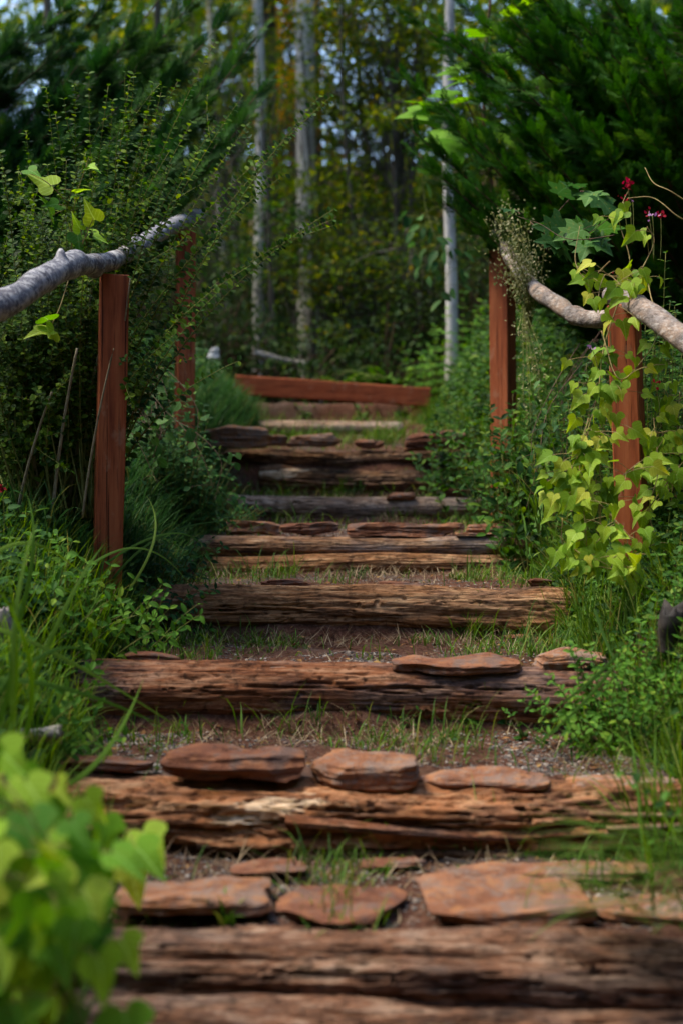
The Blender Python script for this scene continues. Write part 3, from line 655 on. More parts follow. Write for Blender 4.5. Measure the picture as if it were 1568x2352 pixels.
# straw collects at the foot of each log
foot = np.array([3.6, 4.3, 5.3, 6.5, 7.66, 8.66, 9.76]); df = np.min(np.where(foot[None] - y[:, None] > 0, foot[None] - y[:, None], 9), 1)
k = (R.random(len(x)) < np.exp(-df / .16) * .7 + .04) & (fbm(np.stack([x * 4, y * 4, 0 * x], 1), 50) > -.15); x, y = x[k], y[k]; N = len(x)
g = Geo().add(*blades(np.stack([x, y, H(x, y) + .002], 1), R.uniform(.02, .10, N), R.uniform(.0014, .0034, N), R.uniform(0, 2 * PI, N), R.uniform(.7, 1.6, N), R.uniform(-.3, .7, N), 3))
tag(g.build('dry_straw', M['straw'], origin=(0, 0, 0)), kind='stuff')
def small_leaf_cloud(x, y, z, size, T, mat, name=None):
    pass

x, y = pathpts(13000); df = np.min(np.where(foot[None] - y[:, None] > 0, foot[None] - y[:, None], 9), 1); ed_ = np.minimum(x - np.interp(y, EY, XL), np.interp(y, EY, XR) - x)
k = R.random(len(x)) < .10 + .5 * np.exp(-df / .12) + .5 * np.exp(-ed_ / .15); x, y = x[k], y[k]; N = len(x)
g = Geo().add(*place(LEAF2, np.stack([x, y, H(x, y) + .006], 1), R.normal(0, 1, (N, 3)) * [1, 1, .25], nrm(R.normal(0, .35, (N, 3)) + [0, 0, 1]), R.uniform(.010, .032, N)))
for i in range(90):
    q = int(R.integers(0, N)); a = R.uniform(0, PI); L = R.uniform(.02, .07); c = np.array([x[q], y[q], float(H(x[q], y[q])) + .005]); d = np.array([math.cos(a), math.sin(a) * .6, R.uniform(-.02, .25)]) * L
    V, F = tube(bez(c - d, c + R.normal(0, .006, 3), c + d, 6), .0015, 4); V[:, 2] = np.maximum(V[:, 2], H(V[:, 0], V[:, 1]) + .001); g.add(V, F, .2)
tag(g.build('leaf_litter', M['litter'], origin=(0, 0, 0), smooth=False), kind='stuff')
# short green grass growing on treads and along edges
x, y = pathpts(38000); a = np.interp(y, EY, XL); b = np.interp(y, EY, XR)
edge = np.minimum(x - a, b - x); nz = fbm(np.stack([x * 3.2, y * 3.2, 0 * x], 1), 61, 3)
df = np.min(np.where(foot[None] - y[:, None] > 0, foot[None] - y[:, None], 9), 1)
pr = np.exp(-edge / .13) * .9 + ss(.12, .3, nz) * .75 * (df < .6) + .5 * np.exp(-df / .08) * ss(-.1, .25, nz) + ss(8.4, 9, y) * .12 * ss(0, .3, nz)
k = (R.random(len(x)) < pr); x, y = x[k], y[k]; N = len(x)
hh = (.02 + .10 * R.random(N) ** 1.8) * (1 + .8 * ss(.0, .35, fbm(np.stack([x * 9, y * 9, 0 * x], 1), 63, 2))) * (1 + .2 * ss(7.5, 9.5, y))
g = Geo().add(*blades(np.stack([x, y, H(x, y)], 1), hh, R.uniform(.003, .006, N), R.uniform(0, 2 * PI, N), R.uniform(0, 1.0, N), R.uniform(.3, 2.0, N), 4))
tag(g.build('grass', M['grass'], origin=(0, 0, 0)), kind='stuff')
# creeping small leaves between the grass
def cloud(name, mat, x, y, hcan, size, T, up=.75, a=None, kind='stuff', lo=.05, dark=0):
    N = len(x); z0 = H(x, y); hz = R.uniform(lo, 1, N) ** .8
    z = z0 + hcan * hz
    az = R.random(N) * 2 * PI; el = R.uniform(-.5, .5, N)
    yd = np.stack([np.cos(az) * np.cos(el), np.sin(az) * np.cos(el) - .12, np.sin(el)], 1)
    nm = nrm(np.stack([R.normal(0, .42, N), R.normal(-.62, .42, N), np.full(N, up)], 1))
    return place(T, np.stack([x, y, z], 1), yd, nm, size, a=a)
x, y = pathpts(5200); a = np.interp(y, EY, XL); b = np.interp(y, EY, XR); edge = np.minimum(x - a, b - x); nz = fbm(np.stack([x * 5, y * 5, 0 * x], 1), 71, 3)
k = R.random(len(x)) < np.exp(-edge / .16) * .8 + ss(.2, .45, nz) * .4; x, y = x[k], y[k]
g = Geo().add(*cloud('', None, x, y, .05, R.uniform(.010, .022, len(x)), LEAF2))
tag(g.build('creeping_weeds', M['cover'], origin=(0, 0, 0)), kind='stuff')

# ---------------------------------------------------------------- bank vegetation
def bank(side, n, y0, y1, dmax, thin=True):
    y = R.uniform(y0, y1, n) if not thin else y0 + (y1 - y0) * R.random(n) ** 1.25
    d = dmax * R.random(n) ** 1.25 - .03
    return (np.interp(y, EY, XL) - d if side < 0 else np.interp(y, EY, XR) + d), y, d
def canopy(x, y, base, s):
    n = fbm(np.stack([x * 3.3, y * 3.3, 0 * x], 1), s, 3); return base * np.clip(.62 + 1.0 * n, .12, 1.3)
# left bank: cool green grass with many small leaves
g = Geo(); x, y, d = bank(-1, 30000, 4.9, 11.5, 1.3); h = canopy(x, y, .24, 81) * ss(-.05, .25, d) + .03
N = len(x)
g.add(*blades(np.stack([x, y, H(x, y) + h * R.uniform(0, .6, N)], 1), R.uniform(.10, .26, N), R.uniform(.006, .011, N), R.normal(-.5, 1.3, N), R.uniform(.1, .8, N), R.uniform(.3, 1.8, N), 5))
tag(g.build('bank_grass', M['grass_cool'], origin=(0, 0, 0)), kind='stuff')
g = Geo(); x, y, d = bank(-1, 24000, 4.3, 11.5, 1.5); h = canopy(x, y, .30, 84) * ss(-.08, .3, d) + .02
g.add(*cloud('', None, x, y, h, R.uniform(.024, .052, len(x)), LEAF))
x, y, d = bank(-1, 5200, 2.9, 5.3, .9, False); h = canopy(x, y, .26, 86) * ss(-.05, .3, d) + .02
g.add(*cloud('', None, x, y, h, R.uniform(.034, .060, len(x)), LEAF))
tag(g.build('bank_ground_cover', M['cover_left'], origin=(0, 0, 0)), kind='stuff')
# right bank: denser mixed leaves, taller
g = Geo(); x, y, d = bank(1, 40000, 5.0, 11.5, 1.5); h = canopy(x, y, .50, 91) * ss(-.08, .45, d) + .02
g.add(*cloud('', None, x, y, h, R.uniform(.026, .056, len(x)), LEAF, lo=.25))
x, y, d = bank(1, 16000, 5.0, 11.5, .6); h = canopy(x, y, .3, 92) * ss(-.08, .25, d) + .03
g.add(*cloud('', None, x, y, h, R.uniform(.024, .044, len(x)), LEAF, lo=.1))
x, y, d = bank(1, 9000, 3.7, 5.2, .9, False); h = canopy(x, y, .22, 93) * ss(-.05, .3, d) + .02
g.add(*cloud('', None, x, y, h, R.uniform(.020, .042, len(x)), LEAF))
tag(g.build('bank_ground_cover', M['cover'], origin=(0, 0, 0)), kind='stuff')
g = Geo(); x, y, d = bank(1, 9000, 5.2, 11.3, 1.2); N = len(x); h = canopy(x, y, .3, 95) * ss(0, .3, d)
g.add(*blades(np.stack([x, y, H(x, y) + h * R.uniform(0, .7, N)], 1), R.uniform(.08, .25, N), R.uniform(.004, .008, N), R.normal(3.6, 1.2, N), R.uniform(.1, .7, N), R.uniform(.3, 1.8, N), 5))
x, y, d = bank(1, 3800, 3.5, 5.4, .75, False); N = len(x)
g.add(*blades(np.stack([x, y, H(x, y)], 1), R.uniform(.08, .28, N), R.uniform(.003, .006, N), R.normal(3.4, 1.4, N), R.uniform(.0, .5, N), R.uniform(.2, 1.5, N), 6))
tag(g.build('bank_grass', M['grass'], origin=(0, 0, 0)), kind='stuff')
g = Geo(); x, y, d = bank(-1, 5200, 2.7, 5.2, .8, False); N = len(x)
g.add(*blades(np.stack([x, y, H(x, y)], 1), R.uniform(.10, .30, N), R.uniform(.003, .007, N), R.normal(-.2, 1.4, N), R.uniform(.0, .5, N), R.uniform(.2, 1.7, N), 6))
tag(g.build('bank_grass', M['grass_fresh'], origin=(0, 0, 0)), kind='stuff')

# ---------------------------------------------------------------- single plants
def tuft(px, py, n, h, label, spread=.05, mat='grass', az=None, wd=.005, bend=(.3, 1.5), y0=2.4, name='grass_tuft', cat='grass tuft', group='grass tufts on the steps'):
    c = ground_at(px, py, y0); x = c[0] + np.clip(R.normal(0, .6, n), -1.2, 1.2) * spread; y = c[1] + np.clip(R.normal(0, .6, n), -1.2, 1.2) * spread * .5
    A = R.uniform(0, 2 * PI, n) if az is None else R.normal(az, .7, n)
    g = Geo().add(*blades(np.stack([x, y, H(x, y) - .004], 1), R.uniform(.5, 1, n) * h, R.uniform(.7, 1.2, n) * wd, A, R.uniform(0, .5, n), R.uniform(*bend, n), 7))
    return tag(g.build(name, M[mat], origin=c), label, cat, group)
tuft(365, 1300, 90, .13, 'bright green grass tuft left of the thick tan log, at the foot of the bank', .07, wd=.005)
tuft(900, 1930, 0 + 14, .12, 'thin grass tuft in the red soil below the crumbling log, right of centre', .05, y0=3.1)
tuft(620, 1935, 16, .16, 'upright broad bladed grass in front of the pale splintered patch', .04, wd=.009, y0=3.1)
tuft(510, 2140, 14, .10, 'blurred star shaped grass clump on the left part of the lowest tread', .02, wd=.014, bend=(.6, 1.6))
tuft(1060, 1955, 26, .09, 'low spreading grass below the crumbling log, right of the thin tuft', .08, y0=3.1)
tuft(1280, 1950, 34, .09, 'low green grass patch below the crumbling log near the right edge', .09, y0=3.1)
tuft(540, 1950, 22, .10, 'curled pale green grass left of the upright broad bladed grass', .06, y0=3.1, bend=(.8, 2.2))
tuft(1040, 1700, 46, .08, 'mown looking pale grass below the long smooth log, right of centre', .06, y0=3.8)
tuft(1110, 1650, 8, .17, 'few tall thin blades against the dark stained right part of the smooth log', .02, y0=3.9, bend=(.1, .6))
tuft(420, 1690, 26, .09, 'grass in gravel below the left part of the smooth log', .05, y0=3.8)
tuft(715, 1665, 5, .11, 'few grass blades leaning left at the foot of the smooth log', .02, y0=3.9, bend=(.4, .8))
tuft(1075, 1465, 60, .14, 'spiky grass tuft below the right half of the thick tan log', .05, y0=4.7)
tuft(970, 1478, 40, .08, 'flattened pale green grass below the middle of the thick tan log', .10, y0=4.7)
tuft(1190, 1490, 30, .10, 'blue green low grass behind the long rounded rust slab', .05, 'grass_cool', y0=4.6)
tuft(1060, 1330, 60, .06, 'short cropped grass on the thick tan log, right of the purplish stone', .055, y0=5.5)
tuft(820, 1328, 34, .09, 'grass tuft on gravel left of the purplish stone', .06, 'grass_cool', y0=5.5)
tuft(1165, 1290, 44, .17, 'tall thin grass at the right end of the brown ridged log', .06, y0=5.6)
tuft(1130, 1190, 60, .15, 'yellow green tall grass at the right end of the pale brown log', .07, y0=6.9)
tuft(640, 1195, 30, .10, 'grass in front of the left part of the pale brown log', .055, y0=6.8)
tuft(960, 1188, 40, .07, 'short grass behind the longest straight slab', .06, y0=6.8)
tuft(800, 1135, 50, .15, 'dark grass tuft in front of the twisted rotten log', .07, 'grass_cool', y0=7.95)
tuft(1040, 1105, 80, .10, 'bright grass mound at the right of the dark upper step', .10, y0=7.9)
tuft(622, 1020, 50, .20, 'grass clump hanging over the rotten logs right of the leftmost topmost stone', .05, y0=8.7, bend=(1.2, 2.8))
tuft(880, 1020, 110, .20, 'wide grass clump hanging over between the topmost stones', .14, y0=8.7, bend=(1., 2.8))
tuft(820, 985, 60, .16, 'grass in front of the topmost pale grey log', .10, y0=9.2)
tuft(430, 1480, 60, .10, 'grass and leaves at the left end of the long smooth log', .08, y0=4.5)
tuft(470, 1310, 50, .12, 'green grass at the left end of the brown ridged log', .07, 'grass_cool', y0=5.5)
# long single blades arching into the picture
def long_blades(name, label, specs, mat, wd, cat='grass blades', group=None):
    g = Geo(); p00 = P(*specs[0][0])
    for (a, b, c) in specs:
        pts = bez(P(*a), P(*b), P(*c), 22); t = np.linspace(0, 1, 22); T = nrm(np.gradient(pts, axis=0))
        s = nrm(np.cross(T, np.array([.25, -1, .5]))); w = wd * np.maximum(1 - t ** 2.5, .04) * .5
        V = np.stack([pts - s * w[:, None], pts + .18 * w[:, None] * np.cross(s, T), pts + s * w[:, None]], 1).reshape(-1, 3)
        f = np.array([(3 * i + q, 3 * i + q + 1, 3 * i + q + 4, 3 * i + q + 3) for i in range(21) for q in (0, 1)])
        g.add(V, f, R.random())
    return tag(g.build(name, M[mat], origin=p00), label, cat, group)
long_blades('long_grass', 'long arching pale grass blades crossing the lower left bank and smooth log end',
            [((-40, 1440, 3.6), (60, 1440, 3.6), (440, 1690, 3.75)), ((0, 1560, 3.5), (160, 1560, 3.5), (400, 1680, 3.7)), ((20, 1700, 3.4), (60, 1500, 3.4), (10, 1270, 3.3)),
             ((60, 1690, 3.4), (110, 1500, 3.4), (-20, 1330, 3.2)), ((160, 1800, 3.3), (260, 1750, 3.3), (330, 1560, 3.6)), ((30, 1640, 3.3), (20, 1350, 3.3), (90, 1190, 3.5)), ((-30, 1720, 3.2), (40, 1590, 3.2), (20, 1480, 3.2)), ((-40, 1300, 4.0), (60, 1180, 4.0), (200, 1330, 4.2)), ((20, 1500, 3.9), (110, 1250, 3.9), (60, 1130, 4.0)), ((80, 1560, 3.8), (170, 1330, 3.8), (240, 1250, 4.0)), ((-20, 1620, 3.5), (120, 1420, 3.5), (250, 1520, 3.7))], 'grass_fresh', .013, group='long grass blades')
long_blades('long_grass', 'two long green blades slanting down left across the right end of the smooth log',
            [((1420, 1500, 3.95), (1360, 1570, 3.9), (1240, 1650, 3.85)), ((1400, 1540, 3.9), (1330, 1640, 3.85), (1190, 1740, 3.8)), ((1365, 1400, 4.2), (1395, 1500, 4.1), (1440, 1570, 4.0))], 'grass', .010, group='long grass blades')
long_blades('long_grass', 'grass blades arching right from the left bank over the blue grey log end',
            [((260, 1330, 4.9), (370, 1180, 4.9), (560, 1200, 5.4)), ((250, 1290, 4.9), (420, 1170, 4.9), (480, 1270, 5.0)), ((170, 1330, 4.6), (330, 1180, 4.8), (440, 1350, 4.8)), ((300, 1350, 4.7), (400, 1210, 4.7), (330, 1130, 5.0))], 'grass', .009, group='long grass blades')
g = Geo(); N = 190; c = P(1640, 2010, 2.9)
A = R.normal(PI + .15, .35, N); pos = c + np.stack([R.uniform(-.18, .10, N), R.normal(0, .09, N), R.uniform(-.10, .03, N)], 1)
g.add(*blades(pos, R.uniform(.16, .38, N), R.uniform(.004, .009, N), A, R.uniform(.6, 1.3, N), R.uniform(.3, 1.2, N), 8))
tag(g.build('drooping_grass', M['grass'], origin=c), 'blurred drooping grass at the right edge over the lowest tread', 'grass clump')
g = Geo(); N = 130; c = P(1590, 1640, 3.5)
pos = np.stack([R.uniform(.72, 1.0, N), R.uniform(3.4, 3.7, N), 0 * R.random(N)], 1); pos[:, 2] = H(pos[:, 0], pos[:, 1])
g.add(*blades(pos, R.uniform(.16, .42, N), R.uniform(.004, .008, N), R.normal(PI, 1.0, N), R.uniform(0, .6, N), R.uniform(.2, 1.3, N), 8))
tag(g.build('tall_grass', M['grass_fresh'], origin=c), 'tall grass at the right edge beside the blocky stones and smooth log', 'grass clump')

# leafy stems: a stem with opposite leaf pairs
def stem_leaves(pts, gap, size, T, lean=.9, taper=.35, start=.05, r0=None, flat=False, cross=True, jit=.25):
    pts = np.asarray(pts); seg = np.linalg.norm(np.diff(pts, axis=0), axis=1); L = seg.sum(); cum = np.concatenate([[0], np.cumsum(seg)]) / L
    n = max(2, int(L / gap)); t = np.linspace(start, 1, n)
    q = np.stack([np.interp(t, cum, pts[:, k]) for k in range(3)], 1); Tn = nrm(np.gradient(q, axis=0))
    a = nrm(np.cross(Tn, np.array([.1, -.9, .3]))); b = np.cross(Tn, a); out = []
    for s in (1, -1):
        ph = (np.arange(n) % 2) * (PI / 2 if cross else 0) + R.normal(0, jit, n)
        d = s * (np.cos(ph)[:, None] * a + np.sin(ph)[:, None] * b)
        yd = nrm(d * lean + Tn * (1.2 - lean) + [0, 0, .1]); nm = nrm(Tn * .5 + np.array([0, -.75, .7]) + R.normal(0, .3, (n, 3)))
        sz = size * (1 - taper * t) * R.uniform(.75, 1.2, n)
        out.append(place(T, q, yd, nm, sz))
    return out
def leafy_plant(name, label, cat, stems, gap, size, T, leafmat, stemmat, r=.003, group=None, lean=.9, jit=.25, base=None, rtip=.3, taper=.35, start=.08):
    base = np.array(stems[0][0]) if base is None else base
    root = thing(name, label, cat, base, group); gl, gs = Geo(), Geo()
    for s in stems:
        V, F = tube(s, np.linspace(r, r * rtip, len(s)), 5); gs.add(V, F)
        for o in stem_leaves(s, gap, size, T, lean=lean, jit=jit, taper=taper, start=start): gl.add(*o)
    gs.build('stems', M[stemmat], root); gl.build('leaves', M[leafmat], root, smooth=False)
    return root
# left arching small leaved shrub
stems, side, thick = [], [], []
tips = [(760, 222, 4.9), (655, 400, 5.0), (765, 482, 5.0), (620, 405, 5.2), (556, 222, 5.2), (492, 98, 5.1), (410, 186, 5.2), (352, 192, 5.3), (308, 170, 5.2), (206, 168, 5.4), (170, 190, 5.3),
        (496, 288, 5.1), (578, 608, 4.9), (500, 672, 4.8), (4, 350, 4.9), (440, 280, 5.4), (60, 300, 5.6), (130, 260, 5.5), (260, 230, 5.5), (-40, 470, 5.0), (455, 345, 5.0), (575, 280, 5.3), (640, 330, 5.4), (548, 830, 4.8), (30, 560, 4.7), (400, 770, 4.7)]
for i, tp in enumerate(tips):
    bx = 70 + 170 * R.random(); b = P(bx, 1180 + 40 * R.random(), 5.3 + .35 * R.random()); e = P(*tp)
    mid = b + (e - b) * .45 + np.array([-.12 * np.sign(e[0] - b[0]) * abs(e[0] - b[0]), 0, .26 * abs(e[0] - b[0]) + .04])
    s = bez(b, mid, e, 34); s += .006 * fbm(s * 9 + i, 5, 2)[:, None]; stems.append(s)
for i in range(9):          # more long sprays arching to the upper right
    tp = tips[R.integers(0, 21)]; b = P(70 + 190 * R.random(), 1180, 5.1 + .4 * R.random()); e = P(tp[0] - abs(R.normal(0, 60)), tp[1] + abs(R.normal(20, 40)), tp[2] + R.normal(0, .15))
    stems.append(bez(b, b + (e - b) * .45 + np.array([-.10 * abs(e[0] - b[0]), 0, .28 * abs(e[0] - b[0]) + .04]), e, 30))
for i in range(135):
    bx = 250 * R.random(); b = P(bx, 1190, 5.0 + .6 * R.random()); px = bx + R.uniform(-170, 110) + (R.random() < .2) * R.uniform(0, 90)
    e = P(px, R.uniform(max(340, 430 + (px - 300) * 1.0), 1000), R.uniform(4.8, 5.8)); mid = b + (e - b) * .5 + np.array([R.normal(-.05, .06), 0, .10])
    stems.append(bez(b, mid, e, 22))
for i in range(620):
    s = stems[R.integers(0, len(stems))]
    if s[-1][0] > -.68 and R.random() < .75: continue
    k = int(R.uniform(.42, .88) * len(s)); t = nrm(s[min(k + 1, len(s) - 1)] - s[k - 1])
    L = R.uniform(.08, .26); d = nrm(t + R.normal(0, .55, 3) + [.05, -.05, .15]); side.append(bez(s[k], s[k] + d * L * .6, s[k] + d * L + np.array([.02, 0, -.01]), 10))
root = thing('arching_shrub', 'large arching shrub with tiny leaves on long thin stems, around the nearer left post', 'shrub', P(160, 1190, 5.4))
gs, gp, gl = Geo(), Geo(), Geo()
for i, s in enumerate(stems):
    V, F = tube(s, np.linspace(.0042 if i < 26 else .0036, .0011, len(s)), 5); gs.add(V, F)
    for o in stem_leaves(s, .027, .036 if i < 26 else .031, LEAFR, start=R.uniform(.22, .5), lean=.95): gl.add(*o)
for s in side:
    V, F = tube(s, np.linspace(.0016, .0008, len(s)), 4); gs.add(V, F)
    for o in stem_leaves(s, .021, .027, LEAFR, lean=.9): gl.add(*o)
for a, b, r in (((120, 1200, 5.0), (178, 800, 4.9), .007), ((190, 1190, 4.95), (262, 800, 4.85), .0045), ((40, 1180, 5.0), (120, 900, 4.9), .006), ((150, 1200, 5.35), (232, 800, 5.05), .008), ((250, 1200, 5.3), (300, 640, 4.9), .0045), ((100, 1180, 5.2), (60, 860, 5.1), .008), ((205, 1180, 5.3), (262, 820, 5.2), .006), ((175, 1190, 5.3), (215, 630, 5.2), .006)):
    s = bez(P(*a), (P(*a) + P(*b)) / 2 + np.array([-.02, 0, 0]), P(*b), 20); V, F = tube(s, np.linspace(r, r * .6, 20), 7); gp.add(V, F)
gs.build('twigs', M['twig_green'], root); gp.build('main_stems', M['twig_pale'], root); gl.build('leaves', M['shrub'], root, smooth=False)

# broad pale leaves of a vine growing through the shrub
def vine(name, label, cat, paths, nleaf, size, T, leafmat, stemmat='vine_stem', group=None, r=.0022, face=(-.1, -.75, .55), spread=.04, down=.8, jit=.35, base=None):
    """stems through world points; leaves hang on petioles beside them, blades facing the light"""
    root = thing(name, label, cat, paths[0][0] if base is None else base, group); gs, gl = Geo(), Geo()
    for pts, n in zip(paths, nleaf):
        s = spline(pts, 50); V, F = tube(s, np.linspace(r, r * .5, len(s)), 6); gs.add(V, F)
        for k in range(n):
            q = s[int(R.uniform(.02, .99) * (len(s) - 1))]; off = np.array([R.normal(0, spread), -abs(R.normal(0, spread * .6)), R.normal(0, spread * .6)])
            p = q + off; V, F = tube(bez(q, q + off * .5 + [0, 0, .012], p, 5), r * .4, 4, cap=False); gs.add(V, F)
            yd = nrm(np.array([off[0] * 8 + R.normal(0, jit), -.35 + R.normal(0, .2), -down + R.normal(0, jit * .7)]))
            nm = nrm(np.array(face) + R.normal(0, .45, 3)); gl.add(*place(T, [p], [yd], [nm], size * R.uniform(.6, 1.2), a=[R.random()]))
    gs.build('stems', M[stemmat], root); gl.build('leaves', M[leafmat], root)
    return root
vine('broad_leaf_vine', 'few broad pale green leaves showing among the arching shrub, above the grey rail', 'vine',
     [[P(165, 620, 5.0), P(170, 480, 4.95), P(205, 360, 4.9)], [P(170, 480, 4.95), P(110, 420, 4.9), P(60, 395, 4.9)], [P(190, 560, 4.9), P(215, 500, 4.85)], [P(165, 620, 5.0), P(140, 700, 4.9), P(120, 745, 4.85), P(112, 760, 4.85)]], [7, 3, 2, 3], .085, HEART, 'vine_front', face=(-.2, -.35, .9), down=-.1, spread=.03)
# heart leaved vine on the right post
W = lambda *a: [P(*q) for q in a]
paths = [W((1420, 690, 4.85), (1385, 800, 4.8), (1372, 900, 4.75), (1345, 1000, 4.7), (1318, 1090, 4.7), (1300, 1200, 4.75)),
         W((1400, 760, 4.8), (1405, 900, 4.78), (1370, 1010, 4.7), (1380, 1120, 4.68), (1375, 1230, 4.7)),
         W((1350, 960, 4.72), (1330, 1060, 4.66), (1340, 1180, 4.62), (1350, 1290, 4.6)),
         W((1300, 1130, 4.7), (1400, 1110, 4.65), (1470, 1060, 4.7), (1520, 1040, 4.75)),
         W((1500, 1000, 4.95), (1530, 1060, 4.9), (1560, 980, 4.9)),
         W((1420, 690, 4.85), (1445, 600, 4.9), (1420, 500, 4.95), (1445, 430, 5.0)),
         W((1420, 700, 4.8), (1375, 690, 4.8), (1390, 630, 4.85), (1430, 660, 4.8)),
         W((1450, 660, 4.8), (1500, 560, 4.85), (1485, 520, 4.85)),
         W((1380, 760, 4.8), (1420, 870, 4.72), (1480, 820, 4.8), (1515, 760, 4.9)),
         W((1290, 1190, 4.7), (1300, 1260, 4.65), (1420, 1290, 4.6), (1500, 1250, 4.7))]
vine('heart_leaf_vine', 'lime green heart leaved vine climbing over the nearer right post and spilling left of it', 'vine', paths + [W((1330, 1040, 4.7), (1290, 1120, 4.68), (1270, 1190, 4.7)), W((1400, 1180, 4.6), (1440, 1240, 4.55), (1410, 1320, 4.5)), W((1480, 1180, 4.75), (1530, 1110, 4.8), (1568, 1060, 4.85)), W((1500, 1030, 4.9), (1545, 950, 4.95), (1520, 880, 5.0)),
         W((1440, 690, 4.8), (1480, 640, 4.85), (1500, 700, 4.7), (1550, 790, 4.6)), W((1400, 600, 4.95), (1350, 640, 5.0), (1320, 600, 5.05), (1330, 520, 5.1)), W((1300, 1250, 4.6), (1380, 1300, 4.55), (1490, 1330, 4.5)),
         W((1500, 960, 4.9), (1510, 1080, 4.8), (1490, 1180, 4.75), (1530, 1290, 4.7)), W((1560, 900, 4.95), (1550, 1040, 4.9), (1540, 1160, 4.85))],
     [34, 38, 32, 16, 14, 7, 13, 5, 5, 20, 18, 16, 16, 14, 7, 6, 18, 16, 16], .056, HEART3, 'vine', spread=.048, r=.0024, jit=.6)
vine('twining_vine', 'darker broad leaved vine behind the right rail, in front of the dark evergreen', 'vine',
     [W((1290, 560, 5.6), (1330, 520, 5.6), (1400, 560, 5.5)), W((1250, 520, 5.8), (1330, 440, 5.8), (1380, 470, 5.6)), W((1180, 480, 6.0), (1260, 540, 5.7), (1330, 545, 5.5), (1400, 500, 5.3))], [7, 5, 6], .11, MAPLE, 'vine_dark', 'twig_brown', face=(-.1, -.5, .8), down=.1, spread=.03)
pv = []
for i in range(16):
    px = R.uniform(1230, 1430); Y = R.uniform(5.3, 7.2); z0 = R.uniform(760, 900)
    pv.append(W((px + 60, z0 - 20, Y + .2), (px + R.normal(0, 25), z0 + 90, Y), (px - R.uniform(0, 60), z0 + 210, Y - .1), (px - R.uniform(10, 70), z0 + R.uniform(280, 380), Y - .15)))
vine('trailing_vine', 'dark leaved vines trailing over the weeds between the steps and the nearer right post', 'vine', pv, [10] * 16, .050, LEAF, 'vine_dark', 'twig_brown', spread=.045, jit=.6, r=.002)
pv = []
for i in range(9):
    px = R.uniform(300, 470); Y = R.uniform(5.4, 7.4); z0 = R.uniform(820, 960)
    pv.append(W((370, 1010, 6.3), (px - 60, z0 + 10, Y + .2), (px + R.normal(0, 25), z0 + 90, Y), (px + R.uniform(0, 60), z0 + 190, Y - .1)))
vine('trailing_vine', 'broad bluish leaves scattered in the grass right of the nearer left post', 'vine', pv, [8] * 9, .055, LEAFR, 'vine_dark', 'twig_brown', spread=.05, jit=.6, r=.002)
N = 420; g = Geo(); x = R.uniform(.75, 1.35, N); y = R.uniform(5.3, 8.5, N); az = R.normal(3.4, 1.2, N)
g.add(*blades(np.stack([x, y, H(x, y) + R.uniform(.05, .35, N)], 1), R.uniform(.12, .38, N), R.uniform(.005, .011, N), az, R.uniform(.1, .7, N), R.uniform(.4, 2.0, N), 7))
tag(g.build('bank_grass', M['grass'], origin=(0, 0, 0)), kind='stuff')
# little leaved sprig crossing in front of the evergreen
s = spline(W((1410, 540, 5.2), (1340, 550, 5.25), (1290, 545, 5.3), (1240, 515, 5.4), (1190, 498, 5.5), (1175, 492, 5.5)), 40)
leafy_plant('leafy_sprig', 'thin brown sprig with paired small leaves reaching left above the dipping rail', 'twig', [s], .07, .042, LEAF, 'cover', 'twig_brown', r=.0022, taper=.2)
for q, lb in ((W((1600, 480, 4.9), (1540, 440, 4.9), (1500, 420, 4.95), (1480, 385, 5.0)), 'bare yellowish tendril rising left from the right edge, above the pink blossoms'), (W((1600, 510, 4.9), (1560, 500, 4.8), (1500, 455, 4.85), (1440, 455, 4.9)), 'bare yellowish tendril bending down to the right edge past the red buds')):
    q = spline(q, 30); root = thing('bare_tendril', lb, 'twig', q[0]); V, F = tube(q, np.linspace(.0028, .0012, len(q)), 6); Geo().add(V, F).build('stem', M['vine_stem'], root)
# leafy mound behind the right post
def mound(name, label, cat, c, rad, n, size, T, mat, stem='twig_green', group=None, gap=.035, h=(.2, .5), lean=.9):
    st = []
    for i in range(n):
        a = R.uniform(0, 2 * PI); rr = R.random() ** .5; x = c[0] + rad[0] * rr * math.cos(a); y = c[1] + rad[1] * rr * math.sin(a); z = float(H(x, y))
        hh = R.uniform(*h) * (1 - .4 * rr); e = np.array([x + R.normal(0, .06) + .12 * rr * math.cos(a), y + R.normal(0, .06) - .05, z + hh]); st.append(bez((x, y, z - .02), ((x + e[0]) / 2 - .02, y, z + hh * .6), e, 14))
    return leafy_plant(name, label, cat, st, gap, size, T, mat, stem, group=group, base=np.array(c), lean=lean)
mound('leafy_bush', 'bushy green weeds with narrow leaves behind and right of the nearer right post', 'bush', P(1530, 1150, 5.3), (.30, .22), 230, .045, LEAFN, 'cover', h=(.35, 1.15))
mound('leafy_bush', 'tall loose green weeds in the gap between the two right posts, under the rail', 'bush', P(1330, 1100, 6.4), (.34, .4), 120, .075, LEAF, 'cover', h=(.3, .95), gap=.07, lean=.7)
mound('leafy_bush', 'dense weeds in front of the farther right post, at the right of the upper steps', 'bush', P(1120, 1010, 8.0), (.34, .5), 80, .055, LEAFR, 'cover', h=(.15, .8), gap=.055, lean=.8)
mound('leafy_bush', 'dense weeds hiding the foot of the farther right post', 'bush', P(1195, 1130, 6.75), (.16, .22), 100, .060, LEAF, 'cover', h=(.40, .78), gap=.055, lean=.8)
mound('leafy_bush', 'dense weeds hiding the foot of the farther left post', 'bush', P(400, 1080, 6.8), (.15, .2), 80, .045, LEAF, 'cover_left', h=(.40, .72), gap=.035)
mound('leafy_bush', 'lime tinted bush right of the beam, below the white birch trunk', 'bush', P(1050, 940, 11.2), (.36, .35), 70, .075, LEAF, 'cover_fresh', h=(.3, .85), gap=.06)
